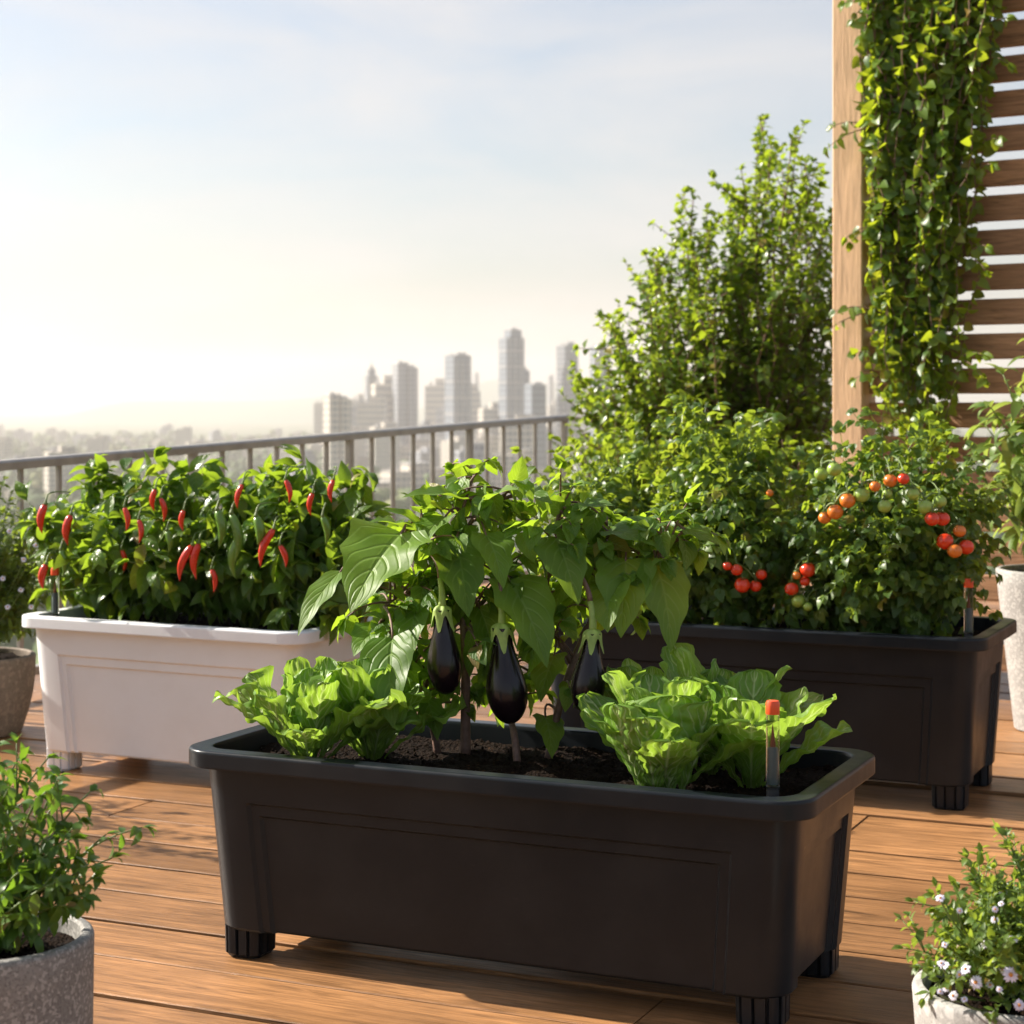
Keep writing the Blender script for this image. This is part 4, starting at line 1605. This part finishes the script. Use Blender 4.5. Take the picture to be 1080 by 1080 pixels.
# front right
Y1 = 2.10
cR = at(1076, 1040, Y1)
zR = cR[2]
rR = 112 / FPX * Y1
pot('pale concrete pot under the small lilac flowers, cut by the photo corner', cR, pot_prof(rR * .88, rR, zR), M['stone_pale'], rR - .015, zR - .015)
T_dai = [leaf_template('lance', 1, 4, .3, d, .42, .0, 2, s) for s, d in ((1, .1), (2, .4), (3, .7))]
br = np.array([cR[0], cR[1], zR - .017])
tips = [at(px, py, Y1 + dz) for px, py, dz in ((1062, 882, .0), (1020, 905, .0), (985, 945, -.02), (953, 1000, -.02), (1080, 900, .05), (1045, 930, -.05), (1000, 985, -.08), (970, 1020, -.06), (1075, 940, -.08), (1030, 970, -.10), (1100, 930, 0),
                                              (1055, 990, -.12), (1010, 1020, -.11), (1090, 980, -.11), (1040, 1020, -.13), (1120, 950, 0), (1075, 1020, -.13), (985, 1000, .05), (1030, 930, .06), (1110, 1000, -.1), (1000, 960, .05), (1140, 990, 0),
                                              (1060, 950, .0), (1045, 1000, .0), (1085, 960, .0), (1015, 1000, -.03))]
fl = [(at(1066, 1028, Y1 - .135), .0125, (.05, -.9, .35)), (at(1029, 1036, Y1 - .125), .011, (-.4, -.7, .4)), (at(1018, 1022, Y1 - .12), .009, (-.5, -.5, .7)), (at(1040, 995, Y1 - .12), .009, (-.3, -.4, .8)),
      (at(996, 1018, Y1 - .10), .008, (-.6, -.3, .8)), (at(1012, 1028, Y1 - .118), .008, (-.3, -.8, .3)), (at(1068, 990, Y1 - .11), .009, (.1, -.4, .9)), (at(1058, 940, Y1 - .05), .008, (-.3, -.5, .7)), (at(1075, 1060, Y1 - .14), .009, (0, -.8, .3)),
      (at(1005, 1050, Y1 - .11), .008, (-.5, -.6, .3))]
for _ in range(14):
    fl.append((at(rng.uniform(985, 1095), rng.uniform(945, 1060), Y1 - rng.uniform(.08, .14)), rng.uniform(.005, .0075), (rng.uniform(-.5, .2), -.6, rng.uniform(.2, .8))))
stem_plant('daisy_plant', 'small leaved bushy plant dotted with tiny pale lilac flowers in the pale pot', 'flowering plant', br, tips, T_dai, M['daisy_leaf'], .028, .011, .0018, ntw=9, tl=.055, flowers=fl, droop=-.1, spread=.6)

# left, behind the white planter
Y2 = 4.80
c2 = at(-30, 690, Y2)
r2_ = 66 / FPX * Y2
pot('round brown stone bowl pot beside the white planter', c2, pot_prof(r2_ * .78, r2_, c2[2], belly=.010), M['stone_brown'], r2_ - .015, c2[2] - .015)
b2 = np.array([c2[0], c2[1], c2[2] - .017])
tips = [at(-22 + 85 * cos(a) * f, 655 - 150 * abs(sin(a)) * f, Y2 + dz) for a, f, dz in [(rng.uniform(0, pi), rng.uniform(.5, 1.05), rng.uniform(-.13, .13)) for _ in range(64)]]
fl = [(at(px, py, Y2 - .15), .011, (.2, -.8, .5)) for px, py in ((10, 560), (25, 590), (3, 610), (22, 622), (38, 575), (8, 640), (33, 640))]
stem_plant('flowering_bush', 'dense green bush with tiny pale flowers in the round brown bowl', 'flowering plant', b2, tips, T_dai, M['daisy_leaf'], .044, .018, .0025, ntw=6, tl=.10, flowers=fl, droop=0, spread=.7)

# right, in front of the screen
Y3 = 4.85
c3 = at(1120, 600, Y3)
r3_ = 68 / FPX * Y3
pot('tall tapered white stone pot beside the rear black planter', c3, pot_prof(r3_ * .72, r3_, c3[2]), M['stone_pale'], r3_ - .015, c3[2] - .015)
b3 = np.array([c3[0], c3[1], c3[2] - .017])
T_lan = [leaf_template('lance', 1, 7, .3, d, .25, .02, 2, s) for s, d in ((1, .6), (2, 1.0), (3, 1.4))]
tips = [at(px, py, Y3 + dz) for px, py, dz in ((1058, 395, 0), (1090, 360, .05), (1045, 430, -.05), (1075, 420, -.08), (1110, 380, 0), (1050, 470, -.06), (1065, 500, -.10), (1085, 460, -.1), (1130, 400, 0), (1060, 540, -.1), (1100, 520, -.12), (1150, 450, 0),
                                              (1075, 560, -.12), (1040, 450, .06), (1120, 480, -.1), (1070, 455, .0), (1052, 515, .0), (1090, 410, .0))]
stem_plant('long_leaved_plant', 'pale green plant with long arching leaves in the tall white pot', 'pot plant', b3, tips, T_lan, M['lance_leaf'], .150, .032, .004, whorl=1, ntw=2, tl=.10, droop=.25, spread=.65)

Y4 = 4.10  # shrub and pot added out of view to throw dappled shade on the boards
c4 = np.array([-1.66, Y4, .26])
pot('tall brown stone pot added out of view left of the deck, under the shade-casting shrub', c4, pot_prof(.10, .135, .26), M['stone_brown'], .12, .245)
b4 = np.array([c4[0], c4[1], .243])
tips = [b4 + np.array([rng.uniform(-.24, .24), rng.uniform(-.28, .28), rng.uniform(.22, .62)]) for _ in range(16)]
stem_plant('added_shade_shrub', 'loose twiggy shrub added out of view to shade the deck boards in front of the white planter', 'pot plant', b4, tips, T_pot, M['pot_leaf'], .055, .034, .003, ntw=3, tl=.10)

# ------------------------------------------------------------------ the city beyond
GZ = -46.0


def ground_city():
    m, nt, out = new_mat('far_ground')
    co = objco(nt)
    n1 = noise(nt, .012, 6, .6, co)
    n2 = noise(nt, .06, 5, .65, co)
    col = ramp(nt, n1.outputs[0], [(.35, (.035, .07, .02)), (.52, (.07, .10, .035)), (.62, (.20, .17, .13))])
    col = mixc(nt, mth(nt, 'MULTIPLY', n2.outputs[0], .5), col, (.05, .08, .025))
    p = N(nt, 'ShaderNodeBsdfPrincipled')
    L(nt, col, p.inputs['Base Color'])
    p.inputs['Roughness'].default_value = .9
    L(nt, p.outputs[0], out.inputs[0])
    mb = MB()
    n = 40
    x = np.linspace(-6000, 6000, n)
    y = np.linspace(-600, 9000, n)
    X, Y = np.meshgrid(x, y, indexing='ij')
    mb.add(np.stack([X, Y, np.full_like(X, GZ)], -1).reshape(-1, 3), grid_faces(n, n)[:, ::-1].copy())
    o = mb.build('ground', m, None)
    tag(o, 'hazy green city plain far below the terrace', kind='structure')


ground_city()


def facade(name, c, win, sx, sz):
    m, nt, out = new_mat(name)
    co = N(nt, 'ShaderNodeTexCoord').outputs['Object']
    sep = N(nt, 'ShaderNodeSeparateXYZ')
    L(nt, co, sep.inputs[0])
    h = mth(nt, 'ADD', sep.outputs[0], sep.outputs[1])
    fx = mth(nt, 'FRACT', mth(nt, 'DIVIDE', h, sx))
    fz = mth(nt, 'FRACT', mth(nt, 'DIVIDE', sep.outputs[2], sz))
    wx = mth(nt, 'MULTIPLY', mth(nt, 'GREATER_THAN', fx, .22), mth(nt, 'LESS_THAN', fx, .85))
    wz = mth(nt, 'MULTIPLY', mth(nt, 'GREATER_THAN', fz, .35), mth(nt, 'LESS_THAN', fz, .85))
    w = mth(nt, 'MULTIPLY', wx, wz)
    geo = N(nt, 'ShaderNodeNewGeometry')
    s2 = N(nt, 'ShaderNodeSeparateXYZ')
    L(nt, geo.outputs['True Normal'], s2.inputs[0])
    w = mth(nt, 'MULTIPLY', w, mth(nt, 'LESS_THAN', mth(nt, 'ABSOLUTE', s2.outputs[2]), .5))
    p = N(nt, 'ShaderNodeBsdfPrincipled')
    L(nt, mixc(nt, w, c, win), p.inputs['Base Color'])
    L(nt, mth(nt, 'MULTIPLY_ADD', w, -.55, .75), p.inputs['Roughness'])
    L(nt, p.outputs[0], out.inputs[0])
    return m


FAC = [facade('facade_grey', (.24, .25, .27), (.08, .10, .13), 4.0, 3.6), facade('facade_cream', (.52, .47, .40), (.12, .13, .15), 3.6, 3.2), facade('facade_glass', (.17, .20, .24), (.07, .09, .12), 3.0, 3.8),
       facade('facade_tan', (.42, .36, .30), (.10, .10, .11), 4.2, 3.2)]


def slabs(mb, blocks):
    for (cx, cy, sx, sy, z0, z1) in blocks:
        V = np.array([(cx + a * sx / 2, cy + b * sy / 2, z) for z in (z0, z1) for a, b in ((-1, -1), (1, -1), (1, 1), (-1, 1))])
        mb.add(V, [np.array([[0, 1, 5, 4], [1, 2, 6, 5], [2, 3, 7, 6], [3, 0, 4, 7], [4, 5, 6, 7], [3, 2, 1, 0]])])


def tower(label, px0, px1, ytop, Y, mat, kind, group=None, yaw=.5):
    w = (px1 - px0) / FPX * Y
    X = ((px0 + px1) / 2 - CX) / FPX * Y
    top = CAM_H + (HZ - ytop) / FPX * Y
    H = top - GZ
    t = thing('tower_block' if H > 70 else 'city_block', label, 'building', (X, Y, GZ), yaw, group)
    s = w / (abs(cos(yaw)) + abs(sin(yaw)) * .9)
    mb, rf, fr = MB(), MB(), MB()
    d = s * .9
    if kind == 'twin':
        slabs(mb, [(-s * .29, 0, s * .40, d, 0, H * .97), (s * .27, d * .1, s * .44, d, 0, H * .94), (0, .12 * d, s * .16, d * .7, 0, H * .99)])
        slabs(rf, [(-s * .29, 0, s * .24, d * .5, H * .97, H), (s * .27, d * .1, s * .24, d * .5, H * .94, H * .965)])
    elif kind == 'step':
        slabs(mb, [(0, 0, s, d, 0, H * .93), (s * .10, d * .05, s * .62, d * .8, H * .93, H * .985), (s * .68, 0, s * .34, d * .8, 0, H * .70)])
        slabs(rf, [(s * .10, d * .05, s * .34, d * .4, H * .985, H), (s * .68, 0, s * .2, d * .4, H * .70, H * .72)])
    elif kind == 'spire':
        slabs(mb, [(0, 0, s, d, 0, H * .88), (0, 0, s * .62, d * .62, H * .88, H * .95)])
        slabs(rf, [(0, 0, s * .3, d * .3, H * .95, H * .985), (0, 0, s * .06, d * .06, H * .985, H * 1.03)])
    else:
        slabs(mb, [(0, 0, s, d, 0, H * .975)])
        slabs(rf, [(s * .08, 0, s * .55, d * .55, H * .975, H), (-s * .3, d * .2, s * .14, d * .2, H * .975, H * .99)])
    # projecting piers and floor bands
    if H > 70 and kind != 'twin':
        zt_ = H * .88 if kind == 'spire' else H * .93
        bands = []
        for k in range(int(zt_ / 11)):
            bands.append((0, 0, s + .8, d + .8, 6 + k * 11, 7 + k * 11))
        for q in (-.33, 0, .33):
            bands.append((q * s, -d / 2 - .35, s * .045, .7, 0, zt_ - .2))
        slabs(fr, bands)
        fr.build('band', FAC[0].copy() if False else M['pier'], t, smooth=False)
    mb.build('facade', mat, t, smooth=False)
    rf.build('roof_plant', M['pier'], t, smooth=False)
    return t


M['pier'] = plain('pale_pier', (.40, .39, .38), .8, var=.05, nscale=.05)
for (lab, a, b, yt, Y, mt, kd, yw) in (
        ('slim grey tower with a small stepped top, first tall one from the left', 384, 399, 384, 1500, 0, 'spire', .4),
        ('twin headed grey tower right of the slim stepped one', 413, 442, 381, 1400, 0, 'twin', .35),
        ('broad flat topped tower with a pale left edge before the gap in the skyline', 469, 497, 372, 1300, 2, 'plain', .55),
        ('tallest tower of the skyline, with a raised block on its roof', 526, 553, 346, 1350, 2, 'step', .45),
        ('tall plain tower right of the tallest one', 587, 610, 361, 1350, 0, 'plain', .6),
        ('tower half hidden behind the leaves of the tall shrub', 622, 644, 362, 1400, 2, 'plain', .4),
        ('low dark block at the foot of the tallest tower', 553, 576, 403, 1150, 2, 'plain', .5),
        ('pale pair of stepped blocks left of the slim tower', 340, 372, 414, 1000, 1, 'twin', .4),
        ('faint far tower between the broad tower and the tallest one', 500, 505, 392, 2600, 0, 'plain', .4),
        ('faint far tower right of the low dark block', 578, 584, 395, 2600, 0, 'plain', .4)):
    tower(lab, a, b, yt, Y, FAC[mt], kd, None, yw)

# low blocks of the plain: three kinds, copied
low = []
for k in range(4):
    t = thing('city_block', 'low pale city block on the hazy plain below the towers', 'building', (0, 0, GZ), 0, 'low city blocks below the towers')
    w, d, h = ((26, 18, 15), (18, 18, 26), (40, 16, 12), (22, 15, 36))[k]
    mb, rf = MB(), MB()
    slabs(mb, [(0, 0, w, d, 0, h), (w * .2, d * .1, w * .5, d * .6, h, h + 3.2)])
    slabs(rf, [(w * .2, d * .1, w * .54, d * .66, h + 3.2, h + 3.8), (-w * .3, 0, w * .1, d * .2, h, h + 2.2)])
    mb.build('facade', FAC[(1, 0, 3, 1)[k]], t, smooth=False)
    rf.build('roof_plant', M['pier'], t, smooth=False)
    low.append(t)
used = [False] * 4
pr = random.Random(5)
cnt = 0
for i in range(290):
    Y = 800 * (2800 / 800) ** (pr.random() ** .8)
    px = pr.uniform(-60, 720)
    if px < 330 and pr.random() < .35:
        continue
    X = (px - CX) / FPX * Y
    k = pr.randrange(4)
    if used[k]:
        r = low[k].copy()
        COL.objects.link(r)
        for ch in low[k].children:
            c = ch.copy()
            COL.objects.link(c)
            c.parent = r
    else:
        r = low[k]
        used[k] = True
    r.location = (X, Y, GZ)
    r.rotation_euler = (0, 0, pr.uniform(-.6, .6))
    cnt += 1
    s = pr.uniform(.5, .9) * (1 if px > 330 else .7)
    r.scale = (s, s, s * pr.uniform(.8, 1.5) * (1.5 if Y > 1300 and px > 330 else .9))
print('blocks', cnt)


def far_trees():
    mb = MB()
    pr = np.random.default_rng(3)
    n = 8600
    Y = 110 * (2400 / 110) ** (pr.uniform(0, 1, n) ** .9)
    px = pr.uniform(-800, 1300, n)
    X = (px - CX) / FPX * Y
    # icosahedron clumps of leaf cards, rough outline
    g = (1 + 5 ** .5) / 2
    ico = nrm(np.array([(-1, g, 0), (1, g, 0), (-1, -g, 0), (1, -g, 0), (0, -1, g), (0, 1, g), (0, -1, -g), (0, 1, -g), (g, 0, -1), (g, 0, 1), (-g, 0, -1), (-g, 0, 1)]))
    fc = np.array([(0, 11, 5), (0, 5, 1), (0, 1, 7), (0, 7, 10), (0, 10, 11), (1, 5, 9), (5, 11, 4), (11, 10, 2), (10, 7, 6), (7, 1, 8), (3, 9, 4), (3, 4, 2), (3, 2, 6), (3, 6, 8), (3, 8, 9), (4, 9, 5), (2, 4, 11), (6, 2, 10), (8, 6, 7), (9, 8, 1)])
    for i in range(n):
        r = pr.uniform(3.0, 6.5)
        h = pr.uniform(5, 11)
        for q in range(3):
            c = np.array([X[i], Y[i], GZ + h * .6]) + pr.normal(size=3) * r * .5
            mb.add(ico * (r * pr.uniform(.45, .8)) * pr.uniform(.7, 1.3, (12, 1)) + c, fc, None, pr.uniform())
    m, nt, out = new_mat('far_tree_leaf')
    a = N(nt, 'ShaderNodeAttribute', attribute_name='rnd')
    p = N(nt, 'ShaderNodeBsdfPrincipled')
    L(nt, ramp(nt, a.outputs['Fac'], [(0, (.03, .065, .012)), (.7, (.08, .13, .03)), (1, (.16, .17, .05))]), p.inputs['Base Color'])
    p.inputs['Roughness'].default_value = .8
    L(nt, p.outputs[0], out.inputs[0])
    o = mb.build('far_woods', m, None, smooth=False)
    tag(o, 'hazy treetops covering the plain beyond the railing', 'woods', kind='stuff')


far_trees()


def hills():
    mb = MB()
    n = 90
    x = np.linspace(-2600, 2600, n)
    h = 60 + 45 * np.sin(x / 500 + 1) + 30 * np.sin(x / 190) + 16 * np.sin(x / 83 + 2)
    h = np.clip(h, 10, None)
    rows = []
    for f, y in ((0, 4600), (.55, 5000), (1, 5400), (.4, 5900), (0, 6300)):
        rows.append(np.stack([x, np.full(n, y) + 60 * np.sin(x / 130), GZ - .5 + h * f * (1 + .12 * np.sin(x / 60 + y))], -1))
    mb.add(np.concatenate(rows), grid_faces(5, n)[:, ::-1].copy())
    o = mb.build('hills', plain('hill_green', (.05, .09, .04), .9, nscale=.01), None)
    tag(o, 'faint blue hills on the horizon behind the towers', kind='structure')


hills()

# ------------------------------------------------------------------ air
HAZE = 0.00027


def haze():
    mb = MB()
    slabs(mb, [(0, 3200, 6600, 7200, GZ - 1.2, 150)])
    m, nt, out = new_mat('haze_air')
    v = N(nt, 'ShaderNodeVolumePrincipled')
    v.inputs['Color'].default_value = (.85, .805, .785, 1)
    v.inputs['Density'].default_value = HAZE
    v.inputs['Anisotropy'].default_value = .35
    L(nt, v.outputs[0], out.inputs['Volume'])
    o = mb.build('haze', m, None, smooth=False)
    tag(o, 'pale haze lying over the far city', kind='stuff')


haze()

# ------------------------------------------------------------------ light
SUN_AZ, SUN_EL = radians(-67.5), radians(33)     # azimuth from +Y, negative = left
sd = np.array([sin(SUN_AZ) * cos(SUN_EL), cos(SUN_AZ) * cos(SUN_EL), sin(SUN_EL)])
sun = bpy.data.lights.new('sun', 'SUN')
sun.energy = 4.3
sun.angle = radians(.6)
sun.color = (1.0, .91, .79)
so = bpy.data.objects.new('sun', sun)
COL.objects.link(so)
from mathutils import Vector
so.rotation_euler = Vector(-sd).to_track_quat('-Z', 'Y').to_euler()

w = bpy.data.worlds.new('World')
scene.world = w
w.use_nodes = True
nt = w.node_tree
for n_ in list(nt.nodes):
    nt.nodes.remove(n_)
out = nt.nodes.new('ShaderNodeOutputWorld')
bg = nt.nodes.new('ShaderNodeBackground')
sky = nt.nodes.new('ShaderNodeTexSky')
sky.sky_type = 'NISHITA'
sky.sun_disc = False
sky.sun_elevation = SUN_EL
sky.sun_rotation = SUN_AZ
sky.altitude = 50
sky.air_density = 1.0
sky.dust_density = 2.0
sky.ozone_density = 2.0
# thin high cloud
tc = nt.nodes.new('ShaderNodeTexCoord')
mp = nt.nodes.new('ShaderNodeMapping')
mp.inputs['Scale'].default_value = (2.2, 2.2, 9.0)
L(nt, tc.outputs['Generated'], mp.inputs[0])
cn = noise(nt, 2.2, 6, .55, mp.outputs[0], .4)
cf = mth(nt, 'MULTIPLY', ramp(nt, cn.outputs[0], [(.34, (0, 0, 0)), (.68, (1, 1, 1))]), .62)
colr = mixc(nt, cf, sky.outputs[0], (5.5, 5.25, 5.15))
L(nt, colr, bg.inputs[0])
bg.inputs[1].default_value = .0535
L(nt, bg.outputs[0], out.inputs[0])

scene.view_settings.view_transform = 'Standard'
scene.view_settings.look = 'None'
scene.view_settings.exposure = 1.52
scene.view_settings.gamma = 1.0
scene.view_settings.use_curve_mapping = False
scene.cycles.max_bounces = 8
scene.cycles.diffuse_bounces = 4
scene.cycles.glossy_bounces = 3
scene.cycles.transmission_bounces = 6
scene.cycles.transparent_max_bounces = 8
scene.cycles.volume_bounces = 1
scene.cycles.caustics_reflective = False
scene.cycles.caustics_refractive = False
scene.cycles.use_denoising = True
scene.cycles.denoiser = 'OPENIMAGEDENOISE'
